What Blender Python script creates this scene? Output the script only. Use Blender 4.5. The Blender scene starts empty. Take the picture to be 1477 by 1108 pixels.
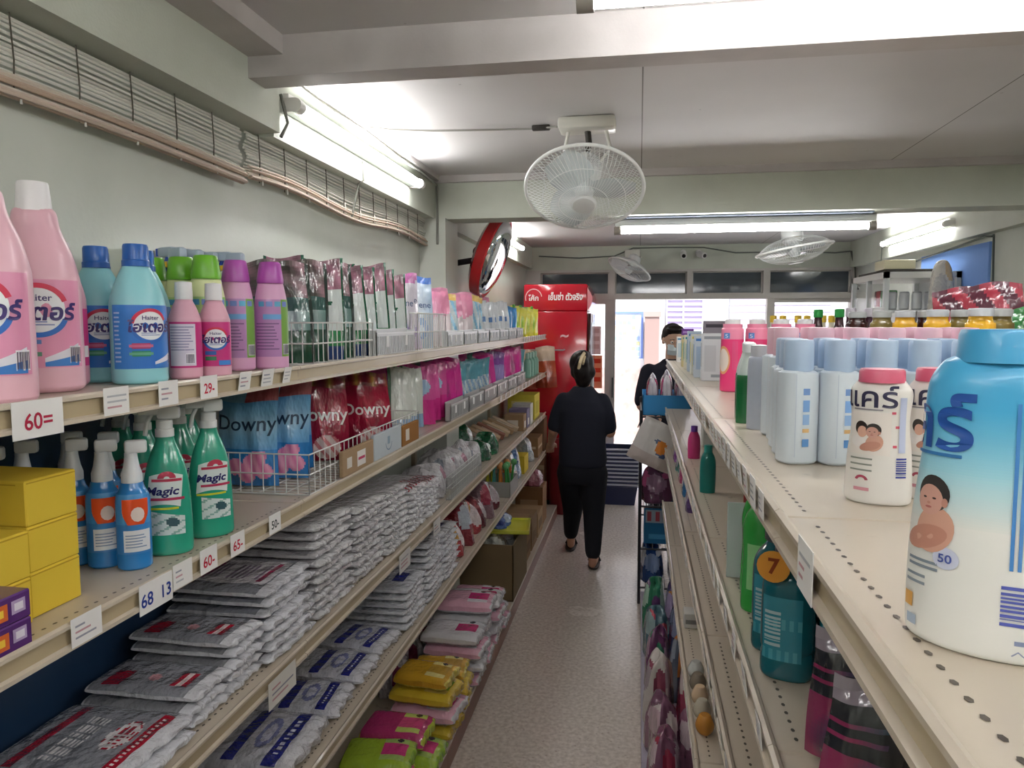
import bpy, bmesh, math, random
from mathutils import Vector, Matrix
RND = random.Random(11)
PI = math.pi
SC = bpy.context.scene
COL = SC.collection
ORD = ['first','second','third','fourth','fifth','sixth','seventh','eighth','ninth','tenth','eleventh','twelfth','thirteenth',
       'fourteenth','fifteenth','sixteenth','seventeenth','eighteenth','nineteenth','twentieth']

def C(h):
    if not isinstance(h, str): return h
    h = h.lstrip('#')
    return tuple(int(h[i:i+2], 16)/255 for i in (0, 2, 4))
def mixc(a, b, t):
    a, b = C(a), C(b); t = max(0, min(1, t))
    return tuple(a[i]*(1-t)+b[i]*t for i in range(3))
def lin(h):
    return tuple((x/12.92 if x <= .04045 else ((x+.055)/1.055)**2.4) for x in C(h))

# ------------------------------------------------------------------ materials
def nodes(name):
    m = bpy.data.materials.new(name); m.use_nodes = True
    nt = m.node_tree
    return m, nt, nt.nodes['Principled BSDF']
def finish(name, rough, coat=0, metal=0, trans=0, crumple=0, scale=30, detail=3, sss=0, spec=.5, ior=1.45, stretch=(1,1,1), vary=.12):
    """A surface finish whose printed colour comes from the part's own colour layer."""
    m, nt, p = nodes(name)
    at = nt.nodes.new('ShaderNodeAttribute'); at.attribute_name = 'Col'
    nt.links.new(at.outputs['Color'], p.inputs['Base Color'])
    tc = nt.nodes.new('ShaderNodeTexCoord'); mp = nt.nodes.new('ShaderNodeMapping'); mp.inputs['Scale'].default_value = stretch
    nt.links.new(tc.outputs['Object'], mp.inputs['Vector'])
    no = nt.nodes.new('ShaderNodeTexNoise'); no.inputs['Scale'].default_value = scale; no.inputs['Detail'].default_value = detail
    nt.links.new(mp.outputs['Vector'], no.inputs['Vector'])
    mr = nt.nodes.new('ShaderNodeMapRange'); mr.inputs['To Min'].default_value = max(0.02, rough-vary*.5); mr.inputs['To Max'].default_value = rough+vary*.5
    nt.links.new(no.outputs['Fac'], mr.inputs['Value']); nt.links.new(mr.outputs['Result'], p.inputs['Roughness'])
    p.inputs['Coat Weight'].default_value = coat; p.inputs['Coat Roughness'].default_value = .08
    p.inputs['Metallic'].default_value = metal; p.inputs['Transmission Weight'].default_value = trans
    p.inputs['IOR'].default_value = ior; p.inputs['Specular IOR Level'].default_value = spec
    if sss:
        p.inputs['Subsurface Weight'].default_value = sss; p.inputs['Subsurface Radius'].default_value = (.02,.02,.02)
    if crumple:
        b = nt.nodes.new('ShaderNodeBump'); b.inputs['Strength'].default_value = crumple; b.inputs['Distance'].default_value = .02
        nt.links.new(no.outputs['Fac'], b.inputs['Height']); nt.links.new(b.outputs['Normal'], p.inputs['Normal'])
        if coat: nt.links.new(b.outputs['Normal'], p.inputs['Coat Normal'])
    return m
PLASTIC = finish('moulded_plastic', .34, coat=.15)
GLOSS = finish('glossy_plastic', .16, coat=.5)
FILM = finish('printed_film', .2, coat=.8, crumple=.6, scale=24, detail=3, stretch=(1,1,.4))
WRAP = finish('clear_wrap_film', .15, coat=1, crumple=1, scale=34, detail=4)
BAGF = finish('stacked_bag_film', .17, coat=1, crumple=.8, scale=34, detail=4)
PAPER = finish('printed_paper', .7, spec=.2)
CARD = finish('cardboard', .75, spec=.2)
ENAMEL = finish('enamelled_steel', .36, coat=.1)
FABRIC = finish('woven_fabric', .9, spec=.12, crumple=.25, scale=60)
SKIN = finish('skin', .5, sss=.1)
HAIR = finish('hair', .5, crumple=.5, scale=90, stretch=(1,1,.2))
STEEL = finish('bare_steel', .25, metal=1)
CLEAR = finish('tinted_liquid', .12, trans=.75, ior=1.33)
CLEARP = finish('clear_plastic', .15, trans=.85, ior=1.2)
RUBBER = finish('black_rubber', .6)
MIRROR = finish('convex_mirror_face', .03, metal=1, vary=.01)

# ------------------------------------------------------------------ mesh builder
class M:
    def __init__(s): s.v = []; s.f = []; s.c = []
    def add(s, vs, fs, col):
        b = len(s.v); s.v.extend(tuple(x) for x in vs)
        many = isinstance(col, list)
        for i, f in enumerate(fs):
            s.f.append(tuple(b+k for k in f)); s.c.append(C(col[i] if many else col))
        return s
    def box(s, x0, x1, y0, y1, z0, z1, col, tf=None, faces=None):
        vs = [(x,y,z) for x in (x0,x1) for y in (y0,y1) for z in (z0,z1)]
        if tf: vs = [tf @ Vector(q) for q in vs]
        fs = [(0,1,3,2),(4,6,7,5),(0,4,5,1),(2,3,7,6),(0,2,6,4),(1,5,7,3)]   # -x +x -y +y -z +z
        if faces: return s.add(vs, fs, [faces.get(k, col) for k in ('-x','+x','-y','+y','-z','+z')])
        return s.add(vs, fs, col)
    def rbox(s, x0, x1, y0, y1, z0, z1, col, r=.006, seg=2, tf=None):
        bm = bmesh.new(); bmesh.ops.create_cube(bm, size=1)
        for q in bm.verts: q.co = Vector(((x0+x1)/2+q.co.x*(x1-x0), (y0+y1)/2+q.co.y*(y1-y0), (z0+z1)/2+q.co.z*(z1-z0)))
        r = min(r, .49*min(x1-x0, y1-y0, z1-z0))
        bmesh.ops.bevel(bm, geom=bm.edges[:], offset=r, segments=seg, affect='EDGES', profile=.5)
        bm.verts.index_update()
        vs = [(tf @ q.co) if tf else q.co.copy() for q in bm.verts]; fs = [[q.index for q in f.verts] for f in bm.faces]
        bm.free(); return s.add(vs, fs, col)
    def grid(s, fn, nu, nv, col, closeu=False):
        vs = [fn(i/nu, j/nv) for j in range(nv+1) for i in range(nu+(0 if closeu else 1))]
        w = nu if closeu else nu+1; fs = []; cs = []
        for j in range(nv):
            for i in range(nu):
                c = col((i+.5)/nu, (j+.5)/nv) if callable(col) else col
                if c is None: continue
                fs.append((j*w+i, j*w+(i+1)%w, (j+1)*w+(i+1)%w, (j+1)*w+i)); cs.append(c)
        return s.add(vs, fs, cs)
    def lathe(s, prof, col, n=28, sx=1, sy=1, o=(0,0,0), pw=2, tf=None, caps=True):
        """prof: (r, z) rows; pw > 2 squares the section off."""
        vs = []
        for r, z in prof:
            for k in range(n):
                a = 2*PI*k/n; ca, sa = math.cos(a), math.sin(a)
                q = (abs(ca)**pw+abs(sa)**pw)**(-1/pw) if pw != 2 else 1
                p = Vector((o[0]+r*sx*ca*q, o[1]+r*sy*sa*q, o[2]+z)); vs.append(tf @ p if tf else p)
        fs = []; cs = []
        for j in range(len(prof)-1):
            c = col((prof[j][1]+prof[j+1][1])/2) if callable(col) else col
            for k in range(n): fs.append((j*n+k, j*n+(k+1)%n, (j+1)*n+(k+1)%n, (j+1)*n+k)); cs.append(c)
        if caps:
            fs.append(tuple(range(n-1, -1, -1))); cs.append(col(prof[0][1]) if callable(col) else col)
            t = (len(prof)-1)*n; fs.append(tuple(range(t, t+n))); cs.append(col(prof[-1][1]) if callable(col) else col)
        return s.add(vs, fs, cs)
    def tube(s, pts, r, col, n=8, closed=False, rs=None, flat=1):
        P = [Vector(p) for p in pts]; m = len(P); vs = []; up = None
        for i in range(m):
            t = (P[(i+1) % m]-P[i-1]) if closed else (P[min(i+1,m-1)]-P[max(i-1,0)])
            t.normalize()
            if up is None: up = Vector((0,0,1)) if abs(t.z) < .9 else Vector((1,0,0))
            a = t.cross(up)
            if a.length < 1e-6: a = t.cross(Vector((.3,1,.2)))
            a.normalize(); b = a.cross(t).normalized(); up = b
            rr = rs[i] if rs else r
            for k in range(n):
                an = 2*PI*k/n; vs.append(P[i]+a*(rr*math.cos(an))+b*(rr*flat*math.sin(an)))
        fs = []
        for i in range(m if closed else m-1):
            j = (i+1) % m
            for k in range(n): fs.append((i*n+k, i*n+(k+1)%n, j*n+(k+1)%n, j*n+k))
        if not closed: fs += [tuple(range(n-1,-1,-1)), tuple(range((m-1)*n, m*n))]
        return s.add(vs, fs, col)
    def ball(s, c, r, col, n=14, m=9, sx=1, sy=1, sz=1, tf=None):
        prof = [(max(1e-4, r*math.sin(PI*j/m)), -r*math.cos(PI*j/m)*sz) for j in range(m+1)]
        return s.lathe(prof, col, n, sx, sy, c, tf=tf)
    def text(s, body, size, fn, col, align='CENTER', bold=0, shear=0, sx=1):
        vs, fs = text_mesh(body, align, bold, shear)
        return s.add([fn(x*size*sx, y*size) for x, y in vs], fs, col)
    def build(s, name, mat, parent=None, smooth=35, loc=None, rz=0):
        me = bpy.data.meshes.new(name); me.from_pydata(s.v, [], s.f); me.update()
        ca = me.color_attributes.new('Col', 'BYTE_COLOR', 'CORNER'); d = []
        for f, c in zip(s.f, s.c):
            d.extend((c[0], c[1], c[2], 1.0)*len(f))
        ca.data.foreach_set('color_srgb', d)
        me.materials.append(mat)
        if smooth:
            me.polygons.foreach_set('use_smooth', [True]*len(me.polygons)); me.set_sharp_from_angle(angle=math.radians(smooth))
        o = bpy.data.objects.new(name, me); COL.objects.link(o)
        if parent: o.parent = parent
        if loc is not None: o.location = loc
        if rz: o.rotation_euler.z = rz
        return o
_TX = {}
def text_mesh(body, align='CENTER', bold=0, shear=0):
    k = (body, align, bold, shear)
    if k not in _TX:
        c = bpy.data.curves.new('lettering', 'FONT'); c.body = body; c.size = 1; c.align_x = align; c.align_y = 'CENTER'
        c.offset = bold; c.shear = shear; c.resolution_u = 3
        o = bpy.data.objects.new('lettering', c); me = bpy.data.meshes.new_from_object(o)
        _TX[k] = ([(q.co.x, q.co.y) for q in me.vertices], [tuple(p.vertices) for p in me.polygons])
        bpy.data.objects.remove(o); bpy.data.meshes.remove(me); bpy.data.curves.remove(c)
    return _TX[k]

# ------------------------------------------------------------------ scene tree
USED = {}
def tag(o, label, cat, group=None, kind=None):
    USED.setdefault(label, []).append(o.name)
    o['label'] = label; o['category'] = cat
    if group: o['group'] = group
    if kind: o['kind'] = kind
    return o
def thing(name, label, cat, loc=(0,0,0), rz=0, group=None):
    o = bpy.data.objects.new(name, None); o.empty_display_size = .05; COL.objects.link(o)
    o.location = loc; o.rotation_euler = (0,0,rz)
    return tag(o, label, cat, group)
def dup(root, loc, rz, label, group=None):
    r = root.copy(); COL.objects.link(r); r.location = loc; r.rotation_euler = (0,0,rz); r['label'] = label
    USED.setdefault(label, []).append(r.name)
    if group: r['group'] = group
    for ch in list(root.children):
        c = ch.copy(); COL.objects.link(c); c.parent = r
        for g in list(ch.children):
            d = g.copy(); COL.objects.link(d); d.parent = c
    return r
def struct(m, name, mat, parent=None, smooth=35):
    o = m.build(name, mat, parent, smooth); o['kind'] = 'structure'; return o
class Kind:
    """First call moves the built thing itself; later calls copy it."""
    def __init__(s, make): s.make = make; s.first = None
    def __call__(s, loc, rz, label, group=None):
        if s.first is None:
            s.first = s.make(label); s.first.location = loc; s.first.rotation_euler = (0,0,rz)
            if group: s.first['group'] = group
            return s.first
        return dup(s.first, loc, rz, label, group)
def spline(ctrl, n=6):
    """Catmull-Rom through (r, z) control rows."""
    out = []
    for i in range(len(ctrl)-1):
        p0, p1, p2, p3 = ctrl[max(i-1,0)], ctrl[i], ctrl[i+1], ctrl[min(i+2,len(ctrl)-1)]
        for k in range(n):
            t = k/n; out.append(tuple(max(1e-4 if d == 0 else min(p1[1], p2[1]), .5*((2*p1[d])+(-p0[d]+p2[d])*t+(2*p0[d]-5*p1[d]+4*p2[d]-p3[d])*t*t+(-p0[d]+3*p1[d]-3*p2[d]+p3[d])*t**3)) for d in (0,1)))
    return out+[tuple(ctrl[-1])]
def radius_at(prof, z):
    for a, b in zip(prof, prof[1:]):
        if a[1] <= z <= b[1] and b[1] > a[1]: return a[0]+(b[0]-a[0])*(z-a[1])/(b[1]-a[1])
    return prof[0][0] if z < prof[0][1] else prof[-1][0]
class Surf:
    """Front of a lathed bottle: (arc s, height z) to a point just off its wall; s = 0 faces local -y."""
    def __init__(s, prof, sx, sy, eps=.0006, pw=2):
        s.prof, s.sx, s.sy, s.eps, s.pw = prof, sx, sy, eps, pw
    def __call__(s, u, z, lift=1):
        r = radius_at(s.prof, z); R = r*(s.sx+s.sy)/2
        a = -PI/2+u/R; ca, sa = math.cos(a), math.sin(a)
        q = (abs(ca)**s.pw+abs(sa)**s.pw)**(-1/s.pw) if s.pw != 2 else 1
        e = s.eps*lift
        return Vector(((r*s.sx*q+e)*ca, (r*s.sy*q+e)*sa, z))
def decal(m, S, s0, s1, z0, z1, nu, nv, paint, lift=1):
    m.grid(lambda u, v: S(s0+(s1-s0)*u, z0+(z1-z0)*v, lift), nu, nv, (lambda u, v: paint(u, v)) if callable(paint) else paint)
def onS(S, s0, z0, lift=2):
    return lambda x, y: S(s0+x, z0+y, lift)
def inell(u, v, cu, cv, ru, rv): return ((u-cu)/ru)**2+((v-cv)/rv)**2
# ------------------------------------------------------------------ setting
def plaster(name, a, b, rough=.5, bump=.15, scale=4, fine=160):
    m, nt, p = nodes(name); N = nt.nodes.new; L = nt.links.new
    tc = N('ShaderNodeTexCoord'); n1 = N('ShaderNodeTexNoise'); n1.inputs['Scale'].default_value = scale; n1.inputs['Detail'].default_value = 6
    n2 = N('ShaderNodeTexNoise'); n2.inputs['Scale'].default_value = fine; n2.inputs['Detail'].default_value = 3
    for n in (n1, n2): L(tc.outputs['Object'], n.inputs['Vector'])
    cr = N('ShaderNodeValToRGB'); cr.color_ramp.elements[0].position = .35; cr.color_ramp.elements[1].position = .65
    cr.color_ramp.elements[0].color = (*lin(a), 1); cr.color_ramp.elements[1].color = (*lin(b), 1)
    L(n1.outputs['Fac'], cr.inputs['Fac']); L(cr.outputs['Color'], p.inputs['Base Color'])
    bp = N('ShaderNodeBump'); bp.inputs['Strength'].default_value = bump; bp.inputs['Distance'].default_value = .004
    L(n2.outputs['Fac'], bp.inputs['Height']); L(bp.outputs['Normal'], p.inputs['Normal']); p.inputs['Roughness'].default_value = rough
    return m
MINT = plaster('mint_gloss_wall_paint', '#bcc1b6', '#c8ccc2', .3, .12, 3, 70)
MINT2 = plaster('mint_beam_paint', '#b7bcae', '#c5cabd', .55, .2, 3)
def ceiling_mat():
    m, nt, p = nodes('white_ceiling_board'); N = nt.nodes.new; L = nt.links.new
    tc = N('ShaderNodeTexCoord'); sx = N('ShaderNodeSeparateXYZ'); L(tc.outputs['Object'], sx.inputs[0])
    def seam(axis, off, step):
        a = N('ShaderNodeMath'); a.operation = 'ADD'; a.inputs[1].default_value = off; L(sx.outputs[axis], a.inputs[0])
        b = N('ShaderNodeMath'); b.operation = 'PINGPONG'; b.inputs[1].default_value = step/2; L(a.outputs[0], b.inputs[0])
        c = N('ShaderNodeMath'); c.operation = 'LESS_THAN'; c.inputs[1].default_value = .0022; L(b.outputs[0], c.inputs[0]); return c
    s = seam('X', 10.0+.22-.0+ .04, 1.14)
    no = N('ShaderNodeTexNoise'); no.inputs['Scale'].default_value = 3; L(tc.outputs['Object'], no.inputs['Vector'])
    cr = N('ShaderNodeValToRGB'); cr.color_ramp.elements[0].color = (*lin('#c2bfbe'), 1); cr.color_ramp.elements[1].color = (*lin('#d0cdcc'), 1)
    L(no.outputs['Fac'], cr.inputs['Fac'])
    vo = N('ShaderNodeTexVoronoi'); vo.inputs['Scale'].default_value = 4.2; L(tc.outputs['Object'], vo.inputs['Vector'])
    lt = N('ShaderNodeMath'); lt.operation = 'LESS_THAN'; lt.inputs[1].default_value = .022; L(vo.outputs['Distance'], lt.inputs[0])
    mx = N('ShaderNodeMath'); mx.operation = 'MAXIMUM'; L(s.outputs[0], mx.inputs[0]); 
    l2 = N('ShaderNodeMath'); l2.operation = 'MULTIPLY'; l2.inputs[1].default_value = .35; L(lt.outputs[0], l2.inputs[0]); L(l2.outputs[0], mx.inputs[1])
    mi = N('ShaderNodeMixRGB'); mi.inputs['Color2'].default_value = (*lin('#6d6a66'), 1); L(mx.outputs[0], mi.inputs['Fac']); L(cr.outputs['Color'], mi.inputs['Color1'])
    L(mi.outputs['Color'], p.inputs['Base Color']); p.inputs['Roughness'].default_value = .6
    return m
def floor_mat():
    m, nt, p = nodes('speckled_terrazzo'); N = nt.nodes.new; L = nt.links.new
    tc = N('ShaderNodeTexCoord'); n1 = N('ShaderNodeTexNoise'); n1.inputs['Scale'].default_value = 55; n1.inputs['Detail'].default_value = 6
    v = N('ShaderNodeTexVoronoi'); v.inputs['Scale'].default_value = 34
    n2 = N('ShaderNodeTexNoise'); n2.inputs['Scale'].default_value = 1.6; n2.inputs['Detail'].default_value = 5
    for n in (n1, v, n2): L(tc.outputs['Object'], n.inputs['Vector'])
    cr = N('ShaderNodeValToRGB'); cr.color_ramp.elements[0].position = .36; cr.color_ramp.elements[1].position = .66
    cr.color_ramp.elements[0].color = (*lin('#c0b5aa'), 1); cr.color_ramp.elements[1].color = (*lin('#ddd4ca'), 1); L(n1.outputs['Fac'], cr.inputs['Fac'])
    lt = N('ShaderNodeMath'); lt.operation = 'LESS_THAN'; lt.inputs[1].default_value = .16; L(v.outputs['Distance'], lt.inputs[0])
    ml = N('ShaderNodeMath'); ml.operation = 'MULTIPLY'; ml.inputs[1].default_value = .35; L(lt.outputs[0], ml.inputs[0])
    mi = N('ShaderNodeMixRGB'); mi.inputs['Color2'].default_value = (*lin('#8d7c70'), 1); L(ml.outputs[0], mi.inputs['Fac']); L(cr.outputs['Color'], mi.inputs['Color1'])
    L(mi.outputs['Color'], p.inputs['Base Color'])
    mr = N('ShaderNodeMapRange'); mr.inputs['To Min'].default_value = .14; mr.inputs['To Max'].default_value = .34; L(n2.outputs['Fac'], mr.inputs['Value']); L(mr.outputs['Result'], p.inputs['Roughness'])
    return m
CEIL = ceiling_mat(); FLOOR = floor_mat()
ZC = 2.45; YF = 7.4; YB = -2.8; XL = -1.13; XR = 2.0
W = '#ffffff'
def flat(name, h, rough=.5):
    return plaster(name, mixc(h, '#000000', .04), h, rough, .05)
struct(M().box(XL-.2, XR+.2, YB-.2, YF+.1, -.1, 0, W), 'floor', FLOOR, smooth=0)
struct(M().box(XL-.2, XR+.2, YB-.2, YF+.2, ZC, ZC+.1, W), 'ceiling', CEIL, smooth=0)
struct(M().box(XL-.2, XL, YB-.2, YF+.2, 0, ZC, W), 'wall_left', MINT, smooth=0)
struct(M().box(XR, XR+.2, YB-.2, YF+.2, 0, ZC, W), 'wall_right', MINT, smooth=0)
struct(M().box(XL, XR, YB-.2, YB, 0, ZC, W), 'wall_back', MINT, smooth=0)
struct(M().box(XL, XR, YF, YF+.15, 2.2, ZC, W), 'wall_front', MINT2, smooth=0)
# beams and column
BEAMW = plaster('off_white_beam_paint', '#b2adaa', '#c2bdba', .55, .1, 5)
struct(M().box(-1.04, XR, 1.86, 1.95, 2.345, ZC, W), 'trim_1', BEAMW, smooth=0)
struct(M().box(-1.07, XR, 3.75, 3.92, 2.232, ZC, W), 'trim_2', MINT2, smooth=0)
struct(M().box(XL, -1.03, YB, 2.03, 2.245, ZC, W), 'trim_3', MINT2, smooth=0)
struct(M().box(XL, -1.05, 2.03, 3.75, 2.235, ZC, W), 'trim_4', MINT2, smooth=0)
struct(M().box(XL, -1.07, 3.92, YF, 2.235, ZC, W), 'trim_5', MINT2, smooth=0)
struct(M().box(XL, -.99, 3.72, 3.98, 0, 2.235, W), 'trim_6', MINT, smooth=0)       # column at the wall
struct(M().box(1.94, XR, 3.92, YF, 2.21, ZC, W), 'trim_7', MINT2, smooth=0)
m = M(); m.box(-1.05, XR, 3.725, 3.75, 2.415, ZC, W); m.box(-1.06, -1.02, 2.03, 3.74, 2.425, ZC, W); struct(m, 'trim_8', BEAMW, smooth=0)   # cornice strip
struct(M().box(-1.03, -.93, YB, 1.86, 2.40, ZC, W), 'trim_9', BEAMW, smooth=0)
# front: aluminium frame, dark transoms, sliding door
ALU = plaster('grey_door_frame', '#b5b1ab', '#c3bfb9', .45, .05)
DARK, nt, p = nodes('dark_transom_glass'); p.inputs['Base Color'].default_value = (*lin('#3d444a'), 1); p.inputs['Roughness'].default_value = .08
no = nt.nodes.new('ShaderNodeTexNoise'); no.inputs['Scale'].default_value = 2.5; cr = nt.nodes.new('ShaderNodeValToRGB')
cr.color_ramp.elements[0].color = (*lin('#343b42'), 1); cr.color_ramp.elements[1].color = (*lin('#59636a'), 1)
nt.links.new(no.outputs['Fac'], cr.inputs['Fac']); nt.links.new(cr.outputs['Color'], p.inputs['Base Color'])
GLASS = bpy.data.materials.new('window_glass'); GLASS.use_nodes = True; nt = GLASS.node_tree; nt.nodes.clear()
o_ = nt.nodes.new('ShaderNodeOutputMaterial'); mx = nt.nodes.new('ShaderNodeMixShader'); tr = nt.nodes.new('ShaderNodeBsdfTransparent'); gl = nt.nodes.new('ShaderNodeBsdfGlossy')
gl.inputs['Roughness'].default_value = .02; mx.inputs[0].default_value = .08
nt.links.new(tr.outputs[0], mx.inputs[1]); nt.links.new(gl.outputs[0], mx.inputs[2]); nt.links.new(mx.outputs[0], o_.inputs['Surface'])
tx = [(-.98, -.30), (-.24, .45), (.50, 1.16), (1.22, 1.95)]
m = M(); m.box(XL, XR, 7.36, 7.46, 2.19, 2.215, W); m.box(XL, XR, 7.35, 7.46, 1.925, 1.975, W)
for a, b in ((XL, -.98), (-.30, -.24), (.45, .50), (1.16, 1.22), (1.95, XR)): m.box(a, b, 7.36, 7.46, 1.975, 2.19, W)
m.box(-1.13, -.98, 7.36, 7.5, 0, 1.93, W); m.box(1.2, 1.27, 7.36, 7.46, 0, 1.93, W); m.box(1.95, XR, 7.36, 7.46, 0, 1.93, W)
struct(m, 'trim_10', ALU, smooth=0)
for k, (a, b) in enumerate(tx):
    w = struct(M().box(a, b, 7.43, 7.44, 1.975, 2.19, W), 'window_%d' % (k+1), DARK, smooth=0)
    f = M()
    for q in ((a, a+.012, 1.975, 2.19), (b-.012, b, 1.975, 2.19), (a, b, 1.975, 1.985), (a, b, 2.18, 2.19)): f.box(q[0], q[1], 7.415, 7.43, q[2], q[3], W)
    struct(f, 'window_frame', ALU, w, smooth=0)
d = bpy.data.objects.new('door_1', None); COL.objects.link(d); d['kind'] = 'structure'
f = M()
for q in ((-.98, -.94, 0, 1.925), (-.335, -.28, 0, 1.925), (-.94, -.335, 0, .08), (-.94, -.335, 1.88, 1.925)): f.box(q[0], q[1], 7.38, 7.43, q[2], q[3], W)
f.box(-.28, -.235, 7.39, 7.45, 0, 1.925, W)
struct(f, 'door_frame', ALU, d, smooth=0)
struct(M().box(-.94, -.335, 7.402, 7.408, .08, 1.88, W), 'door_glass', GLASS, d, smooth=0)
struct(M().box(-.262, -.25, 7.37, 7.39, .95, 1.15, W), 'door_handle', flat('dark_handle', '#3a3a3c'), d, smooth=0)
w = struct(M().box(1.27, 1.95, 7.402, 7.408, .5, 1.925, W), 'window_5', GLASS, smooth=0)
struct(M().box(1.27, 1.95, 7.38, 7.44, 0, .5, W).box(1.27, 1.95, 7.39, 7.43, 1.89, 1.925, W), 'window_frame', ALU, w, smooth=0)
# street outside
PAVE = plaster('pale_street_concrete', '#cfcac4', '#dedad5', .8, .2, 2)
STW = plaster('white_street_wall', '#dcd6d3', '#ece8e5', .8, .2, 2)
BRK = plaster('rough_pink_render', '#b59c95', '#cdb5ad', .9, .8, 9, 60)
struct(M().box(-12, 14, YF+.1, 30, -.2, -.1, W), 'street_pavement', PAVE, smooth=0)
struct(M().box(-9, 12, 11.2, 11.5, -.1, 4.2, W), 'street_building_wall', STW, smooth=0)
struct(M().box(-9, 12, 11.12, 11.2, 1.02, 1.16, W), 'street_wall_ledge', STW, smooth=0)
struct(M().box(-9, .1, 11.1, 11.2, -.1, 1.02, W).box(.3, 2, 11.1, 11.2, -.1, 1.02, W), 'street_wall_plinth', BRK, smooth=0)
tag(M().box(.08, .29, 10.95, 11.1, -.1, 1.86, '#a38b84').box(.06, .31, 10.93, 11.1, 1.78, 1.86, '#b39d95').build('wall_pillar', CARD, smooth=0), 'pinkish brown pillar standing against the sunlit street wall', 'pillar')
t = thing('notice_board', 'blue framed notice board on the sunlit street wall', 'notice board', (-.18, 11.19, 1.5))
m = M()
for q in ((-.24,.24,.33,.36), (-.24,.24,-.36,-.33), (-.24,-.21,-.33,.33), (.21,.24,-.33,.33)): m.box(q[0], q[1], -.03, 0, q[2], q[3], '#7f97d8')
m.build('frame', PLASTIC, t)
RND.seed(3)
m = M().box(-.21, .21, -.012, 0, -.33, .33, '#dfe6ee')
for i in range(6):
    for j in range(8):
        if RND.random() < .75: m.box(-.19+i*.065, -.135+i*.065, -.016, -.012, -.3+j*.078, -.245+j*.078, RND.choice(['#9fc1d6','#d9d59c','#c3d3e2','#a9bfe0','#e7cfb4']))
m.build('board', PAPER, t)
t = thing('louvred_shutter', 'white louvred shutter with lilac gaps on the street wall', 'shutter', (.66, 11.19, 1.85))
m = M().box(-.27, .27, -.01, 0, -.38, .3, '#b7a9c9')
m.build('backing', PAPER, t)
m = M()
for k in range(9): m.box(-.27, .27, -.04, -.01, -.37+k*.078, -.335+k*.078, '#f3f1f2')
for x in (-.27, -.03, .25): m.box(x, x+.02, -.035, -.01, -.38, .3, '#f3f1f2')
m.build('louvre_panel', PAPER, t)
t = thing('louvred_shutter', 'wide white roller shutter on the street wall past the window', 'shutter', (2.0, 11.19, 1.75))
m = M()
for k in range(10): m.box(-.7, .7, -.03, 0, -.5+k*.1, -.42+k*.1, '#e9e4ec')
m.build('louvre_panel', PAPER, t); M().box(-.7, .7, -.01, 0, -.5, .5, '#cfc6da').build('backing', PAPER, t)
# posters stuck on the sliding door glass
for nm, lb, q, c1, c2 in (('poster', 'white poster taped high on the glass door', (-.475, -.375, 1.38, 1.66), '#e8e4e2', '#c9b8b4'),
                          ('poster', 'orange poster with red words taped on the glass door', (-.475, -.36, 1.04, 1.37), '#e9a57c', '#c8442c'),):
    a, b, z0, z1 = q; m = M().box(a, b, 7.398, 7.401, z0, z1, c1)
    n = 3
    for k in range(n):
        zz = z0+(z1-z0)*(.2+.28*k); m.box(a+.015, b-.015, 7.396, 7.398, zz, zz+.045, c2)
    tag(m.build(nm, PAPER, smooth=0), lb, 'poster')
# ------------------------------------------------------------------ light
wd = bpy.data.worlds.new('sky'); SC.world = wd; wd.use_nodes = True; nt = wd.node_tree
sk = nt.nodes.new('ShaderNodeTexSky'); sk.sky_type = 'NISHITA'; sk.sun_elevation = math.radians(58); sk.sun_rotation = math.radians(160); sk.sun_disc = False; sk.altitude = 0; sk.air_density = 1.2; sk.dust_density = 2
nt.links.new(sk.outputs['Color'], nt.nodes['Background'].inputs['Color']); nt.nodes['Background'].inputs['Strength'].default_value = .32
s = bpy.data.lights.new('sun', 'SUN'); s.energy = 4.6; s.angle = .02; s.color = (1, .96, .9); so = bpy.data.objects.new('sun', s); COL.objects.link(so); so.rotation_euler = (math.radians(34), 0, math.radians(20))
TUBE, nt, p = nodes('lit_fluorescent_tube'); p.inputs['Base Color'].default_value = (.9,.95,.95,1); p.inputs['Emission Color'].default_value = (1, .985, .99, 1); p.inputs['Emission Strength'].default_value = 32
def lamp(label, loc, rz, wall=None, L=1.2, base=None, stems=0):
    """Batten lamp along local x; tube hangs at local -z, or out along local -y for wall battens."""
    t = thing('fluorescent_lamp', label, 'lamp', loc, rz, 'fluorescent tube lamps')
    off = (0, -.05, -.012) if wall else (0, 0, -.055)
    m = M()
    if wall: m.rbox(-L/2-.03, L/2+.03, -.03, 0, -.025, .025, '#d9dbd6', .006)
    else: m.rbox(-L/2-.03, L/2+.03, -.032, .032, -.035, 0, '#d9dbd6', .006)
    m.build('housing', ENAMEL, t)
    M().tube([(-L/2, off[1], off[2]), (L/2, off[1], off[2])], .0145, '#ffffff', 14).build('tube', TUBE, t)
    for s in (-1, 1):
        m = M().tube([(s*(L/2), off[1], off[2]), (s*(L/2+.035), off[1], off[2])], .021, '#cfcfc8' if wall else '#8f8a82', 14)
        if wall: m.box(s*(L/2+.02)-.012, s*(L/2+.02)+.012, -.05, 0, -.03, .01, '#cfcfc8')
        else: m.box(s*(L/2+.02)-.012, s*(L/2+.02)+.012, -.02, .02, -.05, 0, '#8f8a82')
        m.build('end_cap', PLASTIC, t)
    if stems:
        for s in (-1, 1): M().tube([(s*L*.35, 0, -.002), (s*L*.35, 0, stems)], .008, '#d9dbd6', 8).build('hanging_stem', ENAMEL, t)
    if base:
        M().box(-L/2, L/2, -.09, .09, 0, .006, base).build('backing_board', ENAMEL, t)
    return t
lamp('lit tube lamp along the mint wall beam above the bamboo blind', (-1.05, 2.70, 2.345), PI/2, True)
lamp('lit tube lamp on the ceiling in front of the white cross beam', (.50, 1.56, ZC-.045), 0, stems=.045)
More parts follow.
